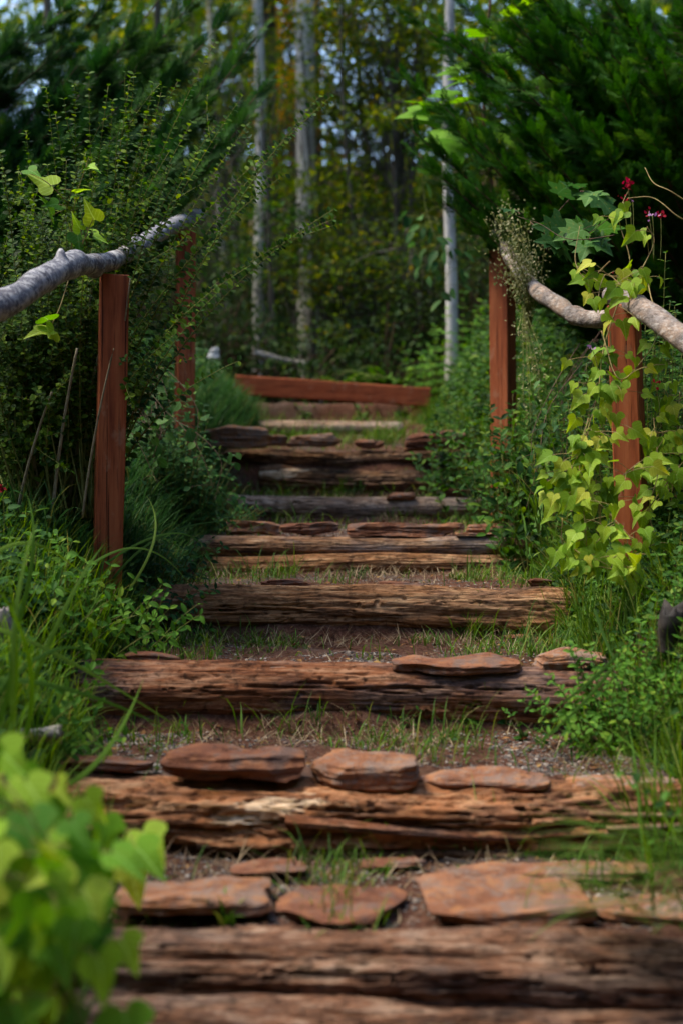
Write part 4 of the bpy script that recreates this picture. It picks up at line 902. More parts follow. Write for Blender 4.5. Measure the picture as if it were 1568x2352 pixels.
mound('leafy_bush', 'oval leaved plants around the foot of the nearer left post', 'bush', P(230, 1300, 4.7), (.17, .14), 40, .050, LEAF, 'cover_fresh', h=(.15, .36), gap=.04)
mound('leafy_bush', 'oval leaved weeds left of the nearer left post, under the arching shrub', 'bush', P(70, 1350, 4.45), (.24, .2), 70, .052, LEAF, 'cover_fresh', h=(.06, .30), gap=.045)
mound('leafy_bush', 'mid green broad bladed weeds at the left edge, under the long arching grass', 'bush', P(10, 1540, 3.9), (.20, .2), 50, .045, LEAF, 'cover_fresh', h=(.06, .24), gap=.04)
mound('leafy_bush', 'low leafy weeds right of the nearer left post beside the brown ridged log', 'bush', P(345, 1260, 5.4), (.16, .3), 80, .040, LEAF, 'cover_left', h=(.15, .34), gap=.035)
mound('leafy_bush', 'low leafy weeds at the left end of the pale brown log', 'bush', P(500, 1170, 6.9), (.12, .3), 55, .034, LEAF, 'cover_left', h=(.08, .2), gap=.035)
mound('leafy_bush', 'fresh green small leaved weeds at the right edge beside the smooth log', 'bush', P(1480, 1480, 4.1), (.20, .16), 110, .034, LEAF, 'cover_fresh', h=(.12, .36), gap=.025)
mound('leafy_bush', 'bluish broad leaved weeds beneath the farther left post', 'bush', P(440, 850, 7.1), (.20, .25), 50, .06, LEAF, 'cover_left', h=(.15, .42), gap=.06)
# round leaved twig at the right edge
s = [spline(W((1600, 2000, 3.15), (1570, 1900, 3.15), (1500, 1820, 3.15), (1425, 1785, 3.15)), 30), spline(W((1580, 1930, 3.15), (1545, 1925, 3.15), (1500, 1935, 3.15)), 12)]
leafy_plant('leafy_sprig', 'sprig with small round green leaves at the right edge over the grey splinters', 'twig', s, .032, .036, LEAFR, 'cover', 'twig_green', r=.002, base=s[0][0])
# feathery pale weed on the dipping rail
root = thing('feathery_weed', 'feathery weed with tiny cream buds in front of the farther right post and rail', 'weed', P(1185, 690, 6.3)); gs, gl = Geo(), Geo()
for i in range(46):
    b = P(1215, 760, 6.35); e = P(R.normal(1165, 30), R.uniform(462, 640), 6.3 + R.normal(0, .06)); s = bez(b, (b + e) / 2 + [.03, 0, .03], e, 14); V, F = tube(s, .0012, 4); gs.add(V, F)
    q = s[R.integers(5, 14, 34)] + R.normal(0, .022, (34, 3)); gl.add(*place(LEAF1, q, R.normal(0, 1, (34, 3)) + [0, 0, .8], R.normal(0, 1, (34, 3)), R.uniform(.009, .019, 34)))
for i in range(10):
    b = P(1200, 700, 6.3); e = P(R.normal(1225, 22), R.uniform(760, 1000), 6.1); s = bez(b, (b + e) / 2, e, 12); V, F = tube(s, .0014, 4); gs.add(V, F)
    q = s[R.integers(2, 12, 26)] + R.normal(0, .02, (26, 3)); gl.add(*place(LEAF1, q, R.normal(0, 1, (26, 3)), R.normal(0, 1, (26, 3)), R.uniform(.010, .02, 26)))
gs.build('stems', M['twig_green'], root); gl.build('buds', M['bud'], root)
# flowers
def flower(px, py, Y, n, size, mat, label, stem_to, cat='flower', spread=.008):
    c = P(px, py, Y); root = thing('flower', label, cat, P(*stem_to, Y)); g = Geo()
    s = bez(P(*stem_to, Y), (P(*stem_to, Y) + c) / 2 + [.006, 0, 0], c, 8); V, F = tube(s, .0013, 5); g.add(V, F); g.build('stem', M['twig_green'], root)
    N = n; d = nrm(R.normal(0, 1, (N, 3)) + [0, -.9, .5]); g = Geo(); g.add(*place(LEAFR, c + R.normal(0, spread, (N, 3)), d, nrm(R.normal(0, 1, (N, 3))), size * R.uniform(.7, 1.1, N))); g.build('petals', M[mat], root)
flower(1441, 424, 5.0, 16, .020, 'red', 'dark red flower cluster at the top of the right vine', (1450, 560))
flower(1430, 456, 5.0, 8, .013, 'red', 'small red buds just below the topmost dark red flower', (1440, 560))
flower(1488, 487, 5.0, 9, .014, 'red', 'left one of two red and pink blossoms near the right edge', (1500, 600))
flower(1516, 490, 5.0, 9, .014, 'red', 'right one of two red and pink blossoms near the right edge', (1515, 600))
flower(1497, 494, 4.98, 6, .016, 'purple', 'pale purple tube flower between the two red and pink blossoms', (1500, 600))
flower(1452, 462, 4.98, 6, .012, 'purple', 'small purple flower beside the red buds at the top of the right vine', (1452, 560))
flower(1357, 798, 4.7, 6, .014, 'purple', 'faint purple flower left of the nearer right post top', (1372, 850))
flower(1505, 884, 4.85, 7, .015, 'red', 'single small red flower right of the nearer right post', (1515, 960))
flower(1414, 632, 4.9, 6, .010, 'red', 'tiny red bud above the pale peeled rail', (1430, 680))
flower(6, 1121, 4.6, 12, .020, 'red', 'red flower cut off by the left photo edge', (10, 1250))
# rosette seedlings on the treads
for i, (px, py, s, lb) in enumerate(((940, 1655, .022, 'tiny seedling standing at the foot of the smooth log, left of the pale grass'), (1075, 1650, .03, 'small leafy seedling in pale grass below the smooth log'), (1160, 1655, .028, 'seedling right of the tall thin blades below the smooth log'),
                                    (1200, 1690, .03, 'leafy weed in gravel below the right end of the smooth log'), (1290, 1640, .035, 'weed with brownish leaves at the right foot of the smooth log'), (830, 950, .07, 'broad leaved seedling in the dark gap under the beam'), (700, 945, .06, 'pair of seedlings in the dark gap under the left of the beam'),
                                    (920, 945, .07, 'leafy seedling under the right half of the beam'), (480, 1440, .04, 'broad bladed weed at the left end of the thick tan log'), (1240, 1700, .025, 'small weed behind the pointed brown stone'))):
    c = ground_at(px, py + 12, 3.85 if py > 1500 else 4.5); st = []
    for k in range(5): a = R.uniform(0, 2 * PI); st.append(bez(c, c + [0, 0, s], c + [s * 1.2 * math.cos(a), s * .8 * math.sin(a), s * R.uniform(1, 2.6)], 7))
    leafy_plant('seedling', lb, 'seedling', st, s * .8, s, LEAF, 'cover', 'twig_green', r=.0012, group='seedlings on the treads')

# blurred vine at the lower left, close to the camera
paths = []; 
for i in range(30):
    x0 = R.uniform(-190, 70); y0 = R.uniform(1740, 2100); Y = R.uniform(2.15, 2.75)
    paths.append(W((x0 - 60, y0 + 20, Y + .15), (x0 + 30, y0 - 10, Y), (x0 + R.uniform(90, 180), y0 + R.uniform(60, 200), Y - .03), (x0 + R.uniform(60, 160), y0 + R.uniform(260, 460), Y - .05)))
paths.append(W((100, 1850, 2.7), (230, 1870, 2.75), (290, 1900, 2.8), (310, 1960, 2.8)))
def clipx(p): return p
vine('heart_leaf_vine', 'blurred mass of lime green heart leaves filling the lower left corner', 'vine', paths, [10] * 30 + [7], .074, HEART3, 'vine_front', 'vine_stem', spread=.05, r=.002, jit=.45, face=(.05, -.6, .75))
g = Geo(); N = 5
g.add(*place(LEAFR, P(92, 1806, 2.35) + R.normal(0, .008, (N, 3)), R.normal(0, 1, (N, 3)), R.normal(0, 1, (N, 3)), .03)); tag(g.build('dark_petals', M['maroon'], origin=P(92, 1806, 2.35)), 'dark maroon flower among the blurred lime leaves at lower left', 'flower')
g = Geo(); N = 900; pos = np.stack([R.uniform(-1.1, -.50, N), R.uniform(2.3, 3.3, N), 0 * R.random(N)], 1); pos[:, 2] = H(pos[:, 0], pos[:, 1])
g.add(*blades(pos, R.uniform(.08, .3, N), R.uniform(.004, .009, N), R.uniform(0, 6.3, N), R.uniform(0, .5, N), R.uniform(.2, 1.3, N), 6)); tag(g.build('bank_grass', M['grass'], origin=(0, 0, 0)), kind='stuff')

# small dead wood and stakes
def chunk(name, label, cat, a, b, Y, r, mat, seed, n=24, jag=.5):
    a3, b3 = P(*a, Y), P(*b, Y); s = a3 + (b3 - a3) * np.linspace(0, 1, 40)[:, None]; V, F = tube(s, r * (1 + .2 * np.sin(np.linspace(0, 5, 40) + seed)), n)
    m = 40 * n; T = np.repeat(s, n, 0); N = nrm(V[:m] - T); ang = np.tile(np.arange(n) * 2 * PI / n, 40); t = np.repeat(np.linspace(0, 1, 40), n)
    V[:m] += N * (r * (.35 * fbm(np.stack([np.cos(ang) * 1.5, np.sin(ang) * 1.5, t * 2 + seed], 1), seed, 4)))[:, None]
    ax = nrm(b3 - a3); e = ss(.8, 1, t) * vn(np.stack([np.cos(ang) * 3, np.sin(ang) * 3, 0 * t + seed], 1), seed); V[:m] += ax * (e * jag * r * 2)[:, None]
    return tag(Geo().add(V, F).build(name, M[mat], origin=a3), label, cat)
chunk('driftwood', 'flat piece of grey dead wood on gravel at the left edge above the blurred vine', 'wood piece', (-10, 1690), (140, 1686), 3.72, .022, 'drift', 2, jag=.2)
chunk('broken_stick', 'pale broken stump of stick at the left edge in the grass', 'stick', (22, 1500), (5, 1400), 4.1, .022, 'drift', 5)
chunk('broken_stick', 'small grey weathered stub in the leaves left of the thick tan log', 'stick', (205, 1390), (180, 1310), 4.95, .016, 'drift', 7)
chunk('broken_stick', 'small grey stub in the leaves left of the pale brown log', 'stick', (440, 1150), (436, 1095), 7.0, .017, 'drift', 9)
chunk('stump', 'dark charred stump at the right edge among fresh weeds', 'stump', (1532, 1500), (1545, 1395), 4.1, .032, 'stump', 11)
chunk('stake', 'thin purplish metal stake left of the dark rotten logs', 'stake', (486, 1110), (485, 1022), 8.6, .012, 'stake', 13, jag=0)
chunk('stake', 'short dark wooden stake at the right of the rotten logs', 'stake', (1012, 1110), (1010, 1038), 8.6, .022, 'stump', 15, jag=.2)
chunk('twig', 'short dark twig lying on the gravel right of centre, behind the largest orange slab', 'twig', (1020, 1972), (1090, 1990), 3.5, .006, 'stump', 17, 10, jag=.2)
chunk('stick', 'dry curled brown leaf stem standing at the left foot of the brown ridged log', 'stick', (440, 1330), (438, 1288), 5.6, .012, 'twig_brown', 18, 12)
V, F = rock_geo(.055, .06, .05, 201, 12); c = P(494, 812, 10.6); c[2] = P(494, 812, 10.6)[2]
o = Geo().add(V + c, F).build('pale_rock', M['pale_rock'], origin=c); tag(o, 'small whitish rock left of the red beam end', 'rock')
# ---------------------------------------------------------------- evergreens with feathery sprays
def frond():
    V, F = [], []
    def tri(a, b, w, n=(0, 0, 1)):
        a = np.array(a, float); b = np.array(b, float); d = nrm(b - a); s = nrm(np.cross(d, n)) * w; k = len(V); m = a + (b - a) * .45
        V.extend([a, m + s, b, m - s]); F.append((k, k + 1, k + 2, k + 3))
    rg = np.random.default_rng(7)
    n = 15
    tri((0, 0, 0), (0, 1, -.05), .011)
    for i in range(n):
        t = .05 + .88 * i / n; L = .34 * (1 - t) ** .8 * (.55 + .45 * min(1, t * 5)) + .04
        for s in (1, -1):
            tt = t + (.03 if s > 0 else 0); a = np.array([0, tt, -.05 * tt]); d = nrm(np.array([s * .62, .85, rg.normal(.05, .38)])); b = a + d * L; tri(a, b, .009)
            m = max(2, int(L / .05))
            for j in range(m):
                u = .2 + .75 * j / m; c = a + d * L * u; l2 = .085 * (1.15 - u)
                for s2 in (1, -1):
                    pd = nrm(np.cross(d, [0, 0, 1])) * s2; tri(c, c + nrm(d * .9 + pd * .6 + [0, 0, rg.normal(0, .2)]) * (l2 + .02), .0075)
    return np.array(V), [np.array(F)]
FR = frond()
def evergreen(name, label, trunk, branches, mat, scale=.26, dens=1.0, group=None, seed=1):
    root = thing(name, label, 'tree', trunk[0], group); s = spline(trunk, 30); V, F = tube(s, np.linspace(.11, .03, len(s)), 14)
    V = V + .006 * fbm(V * 12, 3)[:, None]; Geo().add(V, F).build('trunk', M['trunk_dark'], root)
    gb, gf = Geo(), Geo(); pos, dr, nm, sz = [], [], [], []
    for (a, c, e, w) in branches:
        b = bez(a, c, e, 40); V, F = tube(b, np.linspace(.011, .0025, 40), 6); gb.add(V, F)
        L = np.linalg.norm(np.diff(b, axis=0), axis=1).sum(); n = int(L / .030 * dens * w)
        for k in range(n):
            t = R.uniform(.12, 1) ** .85; i = min(38, int(t * 39)); p = b[i] + (b[i + 1] - b[i]) * R.random(); T = nrm(b[i + 1] - b[i])
            s_ = nrm(np.cross(T, R.normal(0, 1, 3) * [.4, 1, .8])); d = nrm(T * 1.2 + s_ * R.uniform(.25, .9) + [0, 0, .12]); q = (1.05 - .32 * t) * R.uniform(.6, 1.1)
            if R.random() < .5 and t < .85:      # a side twig with several sprays
                Lt = R.uniform(.10, .34) * (1.15 - t); tw = bez(p, p + d * Lt * .5, p + d * Lt + [0, 0, -.02], 6); V, F = tube(tw, .0018, 4, cap=False); gb.add(V, F)
                for z in range(4): pos.append(tw[1 + z]); dd = nrm(d + R.normal(0, .45, 3)); dr.append(dd); nm.append(nrm(R.normal(0, .5, 3) + [0, -.5, .8])); sz.append(scale * q * .62)
                pos.append(tw[-1]); dr.append(d); nm.append(nrm(R.normal(0, .5, 3) + [0, -.4, .8])); sz.append(scale * q * .75)
            else: pos.append(p); dr.append(d); nm.append(nrm(R.normal(0, .6, 3) + [0, -.4, .7])); sz.append(scale * q * .8)
        pos.append(b[-1] - nrm(b[-1] - b[-3]) * .02); dr.append(nrm(b[-1] - b[-4])); nm.append(np.array([0, -.5, .8])); sz.append(scale * .6)
    gf.add(*place(FR, np.array(pos), np.array(dr), np.array(nm), np.array(sz)))
    gb.build('branches', M['twig_brown'], root); gf.build('foliage', M[mat], root, smooth=False)
    return root
def brs(base_fn, tips, bow=.18):
    out = []
    for tp in tips:
        e = P(*tp[:3]); a = base_fn(e); m = (a + e) / 2 + np.array([0, 0, -bow * np.linalg.norm(e - a)]); out.append((a, m, e, tp[3] if len(tp) > 3 else 1))
    return out
# left evergreen: trunk outside the frame, branches sweep up to the right
tx = -2.45; ty = 7.9
fn = lambda e: np.array([tx, ty + R.normal(0, .15), e[2] - .72 * abs(e[0] - tx) - R.uniform(.0, .2)])
tips = [(588, 88, 7.6), (600, 205, 7.5), (545, 130, 7.9), (575, 262, 7.4), (470, -30, 7.8), (520, 40, 7.9), (470, 200, 7.5), (440, 110, 8.1), (380, -20, 7.7), (350, 100, 7.9), (300, -60, 8.0), (420, 290, 7.4), (500, 330, 7.3),
        (330, 230, 7.6), (260, 60, 7.9), (210, -40, 8.0), (180, 150, 7.8), (120, 30, 8.1, .6), (390, 380, 7.3), (290, 330, 7.5), (210, 280, 7.7), (140, 330, 7.6), (330, 450, 7.3), (230, 440, 7.5), (60, 200, 8.2, .6), (90, 430, 7.6), (40, 330, 8.0, .7), (160, 540, 7.5), (60, 560, 7.6), (300, 540, 7.4), (10, 80, 8.2, .5)]
B = brs(fn, tips)
for i in range(60):
    e = P(R.uniform(-150, 430), R.uniform(60, 700), R.uniform(7.6, 9)); a = fn(e); B.append((a, (a + e) / 2 - [0, 0, .1], e, .9))
evergreen('cypress_tree', 'dark feathery evergreen reaching in from the left edge behind the arching shrub', [np.array([tx, ty, float(H(tx, ty)) - .1]), np.array([tx + .03, ty, 1.6]), np.array([tx, ty, 4.2])], B, 'cypress_cool', .27, dens=1.5)
# right evergreen
tx2 = 2.0; ty2 = 7.7
fn = lambda e: np.array([tx2, ty2 + R.normal(0, .15), e[2] - .55 * abs(e[0] - tx2) - R.uniform(.0, .2)])
tips = [(940, 38, 7.5), (928, 182, 7.4), (945, 300, 7.3), (958, 355, 7.2), (1010, 60, 7.3), (1040, 150, 7.1), (1000, 230, 7.1), (1075, 20, 7.2), (1130, -40, 7.3), (1050, 300, 6.9), (1000, 400, 7.3), (1030, 470, 7.2), (1120, 120, 7.0), (1170, 40, 7.2), (1110, 330, 6.9), (1160, 240, 6.8), (1090, 430, 7.0), (1220, -30, 7.2), (1260, 100, 7.0), (1230, 200, 6.9), (1310, 30, 7.0),
        (1200, 380, 6.9), (1160, 480, 6.9), (1290, 260, 6.8), (1270, 420, 6.8), (1370, 120, 6.8), (1360, 300, 6.7), (1400, -20, 7.1), (1430, 220, 6.7), (1460, 60, 6.8), (1520, 140, 6.7), (1500, 330, 6.7), (1350, 480, 6.8), (1560, 30, 6.9), (1580, 250, 6.8), (1240, 500, 6.9), (1440, 420, 6.8), (1100, 520, 7.2)]
B = brs(fn, tips, .08)
for i in range(60):
    e = P(R.uniform(1130, 1700), R.uniform(-80, 720), R.uniform(6.9, 8.6)); a = fn(e); B.append((a, (a + e) / 2 - [0, 0, .08], e, .9))
evergreen('cypress_tree', 'big dense dark evergreen filling the upper right corner of the photo', [np.array([tx2, ty2, float(H(tx2, ty2)) - .1]), np.array([tx2 + .03, ty2, 1.6]), np.array([tx2, ty2, 4.4])], B, 'cypress', .225, dens=1.5)

# broad leaved sapling behind the right evergreen
root = thing('broad_leaf_sapling', 'young tree with large bright lime lobed leaves showing left of the right evergreen', 'tree', P(1180, 900, 8.8)); gs, gl = Geo(), Geo()
st = spline(W((1180, 960, 8.8), (1150, 600, 8.7), (1110, 250, 8.6), (1130, -60, 8.6)), 40); V, F = tube(st, np.linspace(.02, .007, len(st)), 8); gs.add(V, F)
for (px, py) in ((1205, 12), (1230, -20), (1170, 100), (1150, 130), (1125, 75), (1060, 150), (1040, 185), (1030, 205), (1085, 190), (1000, 240), (985, 235), (1030, 262), (1025, 300), (1060, 325), (1085, 310), (1050, 290), (1110, 280), (1130, 230), (1100, 340), (1140, 350), (1070, 240), (1160, 290), (1085, 140), (1220, 180), (1200, 330), (1180, 30)):
    p = P(px + R.normal(0, 5), py + R.normal(0, 5), 7.75 + R.normal(0, .15)); b = st[np.argmin(((st - p - [0, 0, -.25]) ** 2).sum(1))]; s = bez(b, (b + p) / 2 + [0, 0, .04], p, 8); V, F = tube(s, .0025, 5); gs.add(V, F)
    yd = nrm(np.array([p[0] - b[0] + R.normal(0, .1), -.35, -.15 + R.normal(0, .15)])); gl.add(*place(TULIP, [p], [yd], [nrm(np.array([R.normal(-.1, .3), -.55, .8]))], R.uniform(.15, .22), a=[R.random()]))
gs.build('stems', M['twig_brown'], root); gl.build('leaves', M['big'], root)
# hanging creeper on the birch
vine('hanging_creeper', 'loose creeper with drooping narrow leaves beside the white birch trunk', 'vine', [W((965, 350, 9.3), (975, 470, 9.3), (1000, 560, 9.2), (985, 640, 9.2)), W((1000, 500, 9.3), (1030, 600, 9.2), (1010, 680, 9.2)), W((930, 495, 9.3), (1000, 500, 9.3))], [22, 16, 6], .10, LEAF, 'vine_dark', 'twig_green', spread=.06, face=(-.2, -.6, .6), r=.003)

# ---------------------------------------------------------------- woodland
def tree(name, label, base, top, r0, r1, mat, leaf='wood_leaf', limbs=13, zlim=(7.2, 10.5), span=3.4, group='trees beyond the path', lsize=.17, per=50, T=LEAF2, seed=0, wob=.10, clus=7, face=None):
    base = np.array(base); top = np.array(top); base[2] = float(H(base[0], base[1])) - .15
    root = thing(name, label, 'tree', base, group); n = 60; t = np.linspace(0, 1, n)
    s = base + (top - base) * t[:, None]; s[:, 0] += wob * fbm(np.stack([t * 3, 0 * t + seed, 0 * t], 1), seed, 2); s[:, 1] += wob * fbm(np.stack([t * 3, 0 * t + seed + 5, 0 * t], 1), seed, 2)
    V, F = tube(s, r0 + (r1 - r0) * t + r0 * .35 * np.exp(-t * 14), 24); m = n * 24; N = nrm(V[:m] - np.repeat(s, 24, 0)); V[:m] += N * (r0 * .10 * fbm(V[:m] * np.array([9, 9, 3.]), seed, 3))[:, None]
    g = Geo().add(V, F); gl = Geo()
    if base[1] < 17.5 and zlim[0] > 7: limbs = 6
    for i in range(limbs):
        z = R.uniform(*zlim); k = min(n - 1, int((z - base[2]) / (top[2] - base[2]) * n)); b = s[k]; az = R.uniform(0, 2 * PI); L = span * R.uniform(.5, 1.1)
        e = b + np.array([math.cos(az) * L, math.sin(az) * L * .8, R.uniform(-.1, .35) * L]); c = (b + e) / 2 + [0, 0, .2 * L]; lb = bez(b, c, e, 16); V, F = tube(lb, np.linspace(max(.012, r1 * .35), .004, 16), 6); g.add(V, F)
        for q in range(clus):
            u = int(R.uniform(.3, 1) * 15); cc = lb[u] + R.normal(0, .22, 3) * [1, 1, .45] * (span / 2); M_ = R.integers(per // 2, per)
            p = cc + R.normal(0, 1, (M_, 3)) * np.array([.30, .30, .07]) * span / 2.2
            yd = np.stack([R.normal(0, 1, M_), R.normal(0, 1, M_), R.normal(-.35, .3, M_)], 1); gl.add(*place(T, p, yd, nrm(R.normal(0, .35, (M_, 3)) + [0, -.1, 1]), lsize * R.uniform(.6, 1.2, M_)))
    g.build('trunk', M[mat], root); gl.build('crown', M[leaf], root, smooth=False)
    return root
Bp = lambda px, Y: P(px, 900, Y)
def up(px0, py0, px1, py1, Y, zt):
    a = P(px0, py0, Y); b = P(px1, py1, Y); k = (zt - a[2]) / (b[2] - a[2]); return a + (b - a) * k
def T2(label, lo, hi, Y, wpx, mat, zt=11, **k):
    a = P(*lo, Y); tree('woodland_tree', label, up(*hi, *lo, Y, float(H(a[0], Y))), up(*lo, *hi, Y, zt), wpx / 2 * Y / FP, wpx / 3 * Y / FP, mat, **k)
T2('slender pale trunk, left one of the two brightest trunks above the beam', (592, 740), (583, 0), 15, 27, 'trunk_birch', seed=1)
T2('thickest pale trunk, in the middle above the beam', (700, 780), (694, 60), 15.5, 50, 'trunk_pale', seed=2)
T2('white birch trunk right of centre, in front of the right evergreen edge', (1022, 860), (1030, 0), 11.6, 27, 'trunk_birch', seed=3, zlim=(5.6, 8.5), zt=9, limbs=14, span=2.4)
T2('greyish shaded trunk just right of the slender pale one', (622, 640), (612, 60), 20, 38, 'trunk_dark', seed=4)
T2('thin tan trunk leaning left, left of the slender pale trunk', (524, 650), (484, 0), 18, 18, 'trunk_pale', seed=5)
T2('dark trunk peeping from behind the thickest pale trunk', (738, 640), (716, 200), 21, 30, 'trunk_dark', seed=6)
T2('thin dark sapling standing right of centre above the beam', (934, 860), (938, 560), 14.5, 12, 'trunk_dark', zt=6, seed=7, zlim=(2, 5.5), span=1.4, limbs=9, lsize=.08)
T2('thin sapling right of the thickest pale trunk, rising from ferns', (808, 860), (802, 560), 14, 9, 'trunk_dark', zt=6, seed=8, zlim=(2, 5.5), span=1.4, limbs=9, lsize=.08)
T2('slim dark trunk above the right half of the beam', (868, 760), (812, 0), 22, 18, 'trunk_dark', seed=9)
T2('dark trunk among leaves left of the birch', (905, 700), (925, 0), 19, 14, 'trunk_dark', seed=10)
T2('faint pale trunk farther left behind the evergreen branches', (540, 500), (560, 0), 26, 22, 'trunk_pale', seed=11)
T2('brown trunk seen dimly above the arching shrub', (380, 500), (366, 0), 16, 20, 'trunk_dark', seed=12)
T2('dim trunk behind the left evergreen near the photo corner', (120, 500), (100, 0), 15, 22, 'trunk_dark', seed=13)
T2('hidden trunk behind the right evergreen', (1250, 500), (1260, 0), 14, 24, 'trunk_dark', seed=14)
# small understorey trees with coloured leaves
def LT(label, px, py, Y, n, spread, size, leaf, mat='trunk_dark', T=LEAF2, name='understorey_tree', hbase=None):
    c = P(px, py, Y); b = np.array([c[0] + .1, Y, float(H(c[0], Y)) - .1]); root = thing(name, label, 'tree', b, 'leafy young trees of the wood')
    st = bez(b, (b + c) / 2 + [.15, 0, 0], c + [0, 0, spread[2]], 20); V, F = tube(st, np.linspace(.03, .008, 20), 8); g = Geo().add(V, F); gl = Geo()
    for i in range(n):
        e = c + R.uniform(-1, 1, 3) * spread; a = st[R.integers(8, 19)]; s = bez(a, (a + e) / 2 + [0, 0, .1], e, 8); V, F = tube(s, .005, 4, cap=False); g.add(V, F)
        k = R.integers(18, 46); p = e + R.normal(0, 1, (k, 3)) * [.22, .22, .05]; yd = np.stack([R.normal(0, 1, k), R.normal(0, 1, k), R.normal(-.3, .3, k)], 1)
        gl.add(*place(T, p, yd, nrm(R.normal(0, .35, (k, 3)) + [0, -.15, 1]), size * R.uniform(.6, 1.2, k)))
    g.build('trunk', M[mat], root); gl.build('crown', M[leaf], root, smooth=False)
LT('yellow leaved crown glowing at the top between the two brightest trunks', 655, 120, 20.5, 44, np.array([.20, .3, 1.0]), .12, 'sunlit_leaf')
LT('little yellow crown just right of the thickest trunk at the top edge', 785, 60, 21, 12, np.array([.3, .4, .45]), .13, 'sunlit_leaf')
LT('rust brown leaved sprays around the thickest pale trunk', 700, 350, 16.2, 16, np.array([.45, .4, .5]), .075, 'orange_leaf')
LT('yellow green layered foliage right of the thickest trunk', 865, 330, 15.5, 60, np.array([.65, .6, .85]), .09, 'wood_leaf')
LT('dark green foliage hanging at the top right of centre', 900, 130, 15, 55, np.array([.7, .6, .6]), .08, 'under_leaf')
LT('green foliage behind the left shrub and farther left post', 470, 480, 14, 45, np.array([.7, .7, 1.0]), .075, 'under_leaf')
LT('olive foliage at the top left of the slender pale trunk', 520, 90, 17, 40, np.array([.6, .7, .7]), .08, 'wood_leaf')
LT('leafy boughs between slender and thickest trunks, low down', 650, 560, 14.5, 22, np.array([.35, .5, .5]), .07, 'under_leaf')
LT('green layered boughs over the ferns at centre right', 830, 560, 14, 50, np.array([.75, .6, .45]), .07, 'wood_leaf')
LT('boughs in dimness left of the birch at mid height', 930, 640, 13.2, 40, np.array([.5, .5, .5]), .065, 'under_leaf')
# dark bushes filling the foot of the wood
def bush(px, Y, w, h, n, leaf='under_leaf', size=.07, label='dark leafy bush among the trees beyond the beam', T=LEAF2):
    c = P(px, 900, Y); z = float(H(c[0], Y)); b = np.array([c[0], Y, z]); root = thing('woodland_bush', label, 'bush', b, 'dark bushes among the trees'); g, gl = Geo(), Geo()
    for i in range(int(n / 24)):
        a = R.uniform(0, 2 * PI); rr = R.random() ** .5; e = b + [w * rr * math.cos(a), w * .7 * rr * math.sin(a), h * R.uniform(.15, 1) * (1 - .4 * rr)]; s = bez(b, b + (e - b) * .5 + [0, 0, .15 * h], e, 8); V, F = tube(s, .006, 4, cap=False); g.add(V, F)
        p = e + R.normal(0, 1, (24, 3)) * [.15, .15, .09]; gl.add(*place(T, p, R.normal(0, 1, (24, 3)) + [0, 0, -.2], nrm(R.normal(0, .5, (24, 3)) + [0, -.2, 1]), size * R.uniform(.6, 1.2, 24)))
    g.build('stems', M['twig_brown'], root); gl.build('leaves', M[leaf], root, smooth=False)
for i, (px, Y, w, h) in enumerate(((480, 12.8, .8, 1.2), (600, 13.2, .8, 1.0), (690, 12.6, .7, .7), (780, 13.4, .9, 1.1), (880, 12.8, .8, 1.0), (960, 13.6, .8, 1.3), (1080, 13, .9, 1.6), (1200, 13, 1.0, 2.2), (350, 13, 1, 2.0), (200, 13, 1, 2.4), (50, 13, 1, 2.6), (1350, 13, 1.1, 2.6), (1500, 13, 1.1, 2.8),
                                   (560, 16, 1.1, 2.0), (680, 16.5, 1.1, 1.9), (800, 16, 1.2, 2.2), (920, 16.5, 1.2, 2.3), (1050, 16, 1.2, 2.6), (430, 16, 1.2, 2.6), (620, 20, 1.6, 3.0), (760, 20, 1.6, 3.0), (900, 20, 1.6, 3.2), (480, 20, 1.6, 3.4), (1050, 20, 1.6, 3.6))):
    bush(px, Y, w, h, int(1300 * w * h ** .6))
def ferns(label, px, py0, Y, n, L):
    c = P(px, 900, Y); z = float(H(c[0], Y)); b = np.array([c[0], Y, z]); root = thing('fern', label, 'fern', b, 'ferns behind the beam'); g, gl = Geo(), Geo()
    for i in range(n):
        a = 2 * PI * i / n + R.normal(0, .2); l = L * R.uniform(.7, 1.1); s = bez(b, b + [math.cos(a) * l * .3, math.sin(a) * l * .3, l * .75], b + [math.cos(a) * l * .9, math.sin(a) * l * .9, l * .5], 26); V, F = tube(s, .003, 4); g.add(V, F)
        T = nrm(np.gradient(s, axis=0)); sd = nrm(np.cross(T, [0, 0, 1.]))
        for sg in (1, -1): gl.add(*place(LEAF1, s[4:], sd[4:] * sg + T[4:] * .25, np.cross(sd[4:], T[4:]) , L * .22 * (1 - np.linspace(0, 1, 22)) ** .8 + .01, width=.55))
    g.build('stems', M['twig_green'], root); gl.build('fronds', M['cover'], root, smooth=False)
LT('bright green leafy boughs hanging in front of the thickest trunk, half way down', 720, 610, 14.2, 11, np.array([.30, .4, .30]), .075, 'wood_leaf')
LT('dark boughs at centre top behind the slender trunks', 770, 440, 18.5, 45, np.array([1.0, .8, 1.4]), .09, 'wood_leaf')
LT('leafy boughs left of the slender pale trunk at mid height', 440, 300, 19, 60, np.array([1.3, .8, 1.5]), .09, 'wood_leaf')
LT('dense boughs right of centre at mid height', 930, 420, 19, 70, np.array([1.1, .8, 1.5]), .09, 'wood_leaf')
LT('sunlit yellow green boughs at the upper centre right of the thickest trunk', 830, 190, 18, 50, np.array([.7, .7, .8]), .10, 'wood_leaf')
LT('olive boughs between the left evergreen and the slender pale trunk', 500, 300, 16, 45, np.array([.5, .6, .9]), .09, 'wood_leaf')
LT('mid green boughs low behind the right half of the beam', 880, 700, 13.6, 40, np.array([.6, .5, .4]), .075, 'wood_leaf')
LT('small leafy sprays partly hiding the slender pale trunk', 590, 230, 13.8, 5, np.array([.30, .3, .45]), .075, 'wood_leaf')
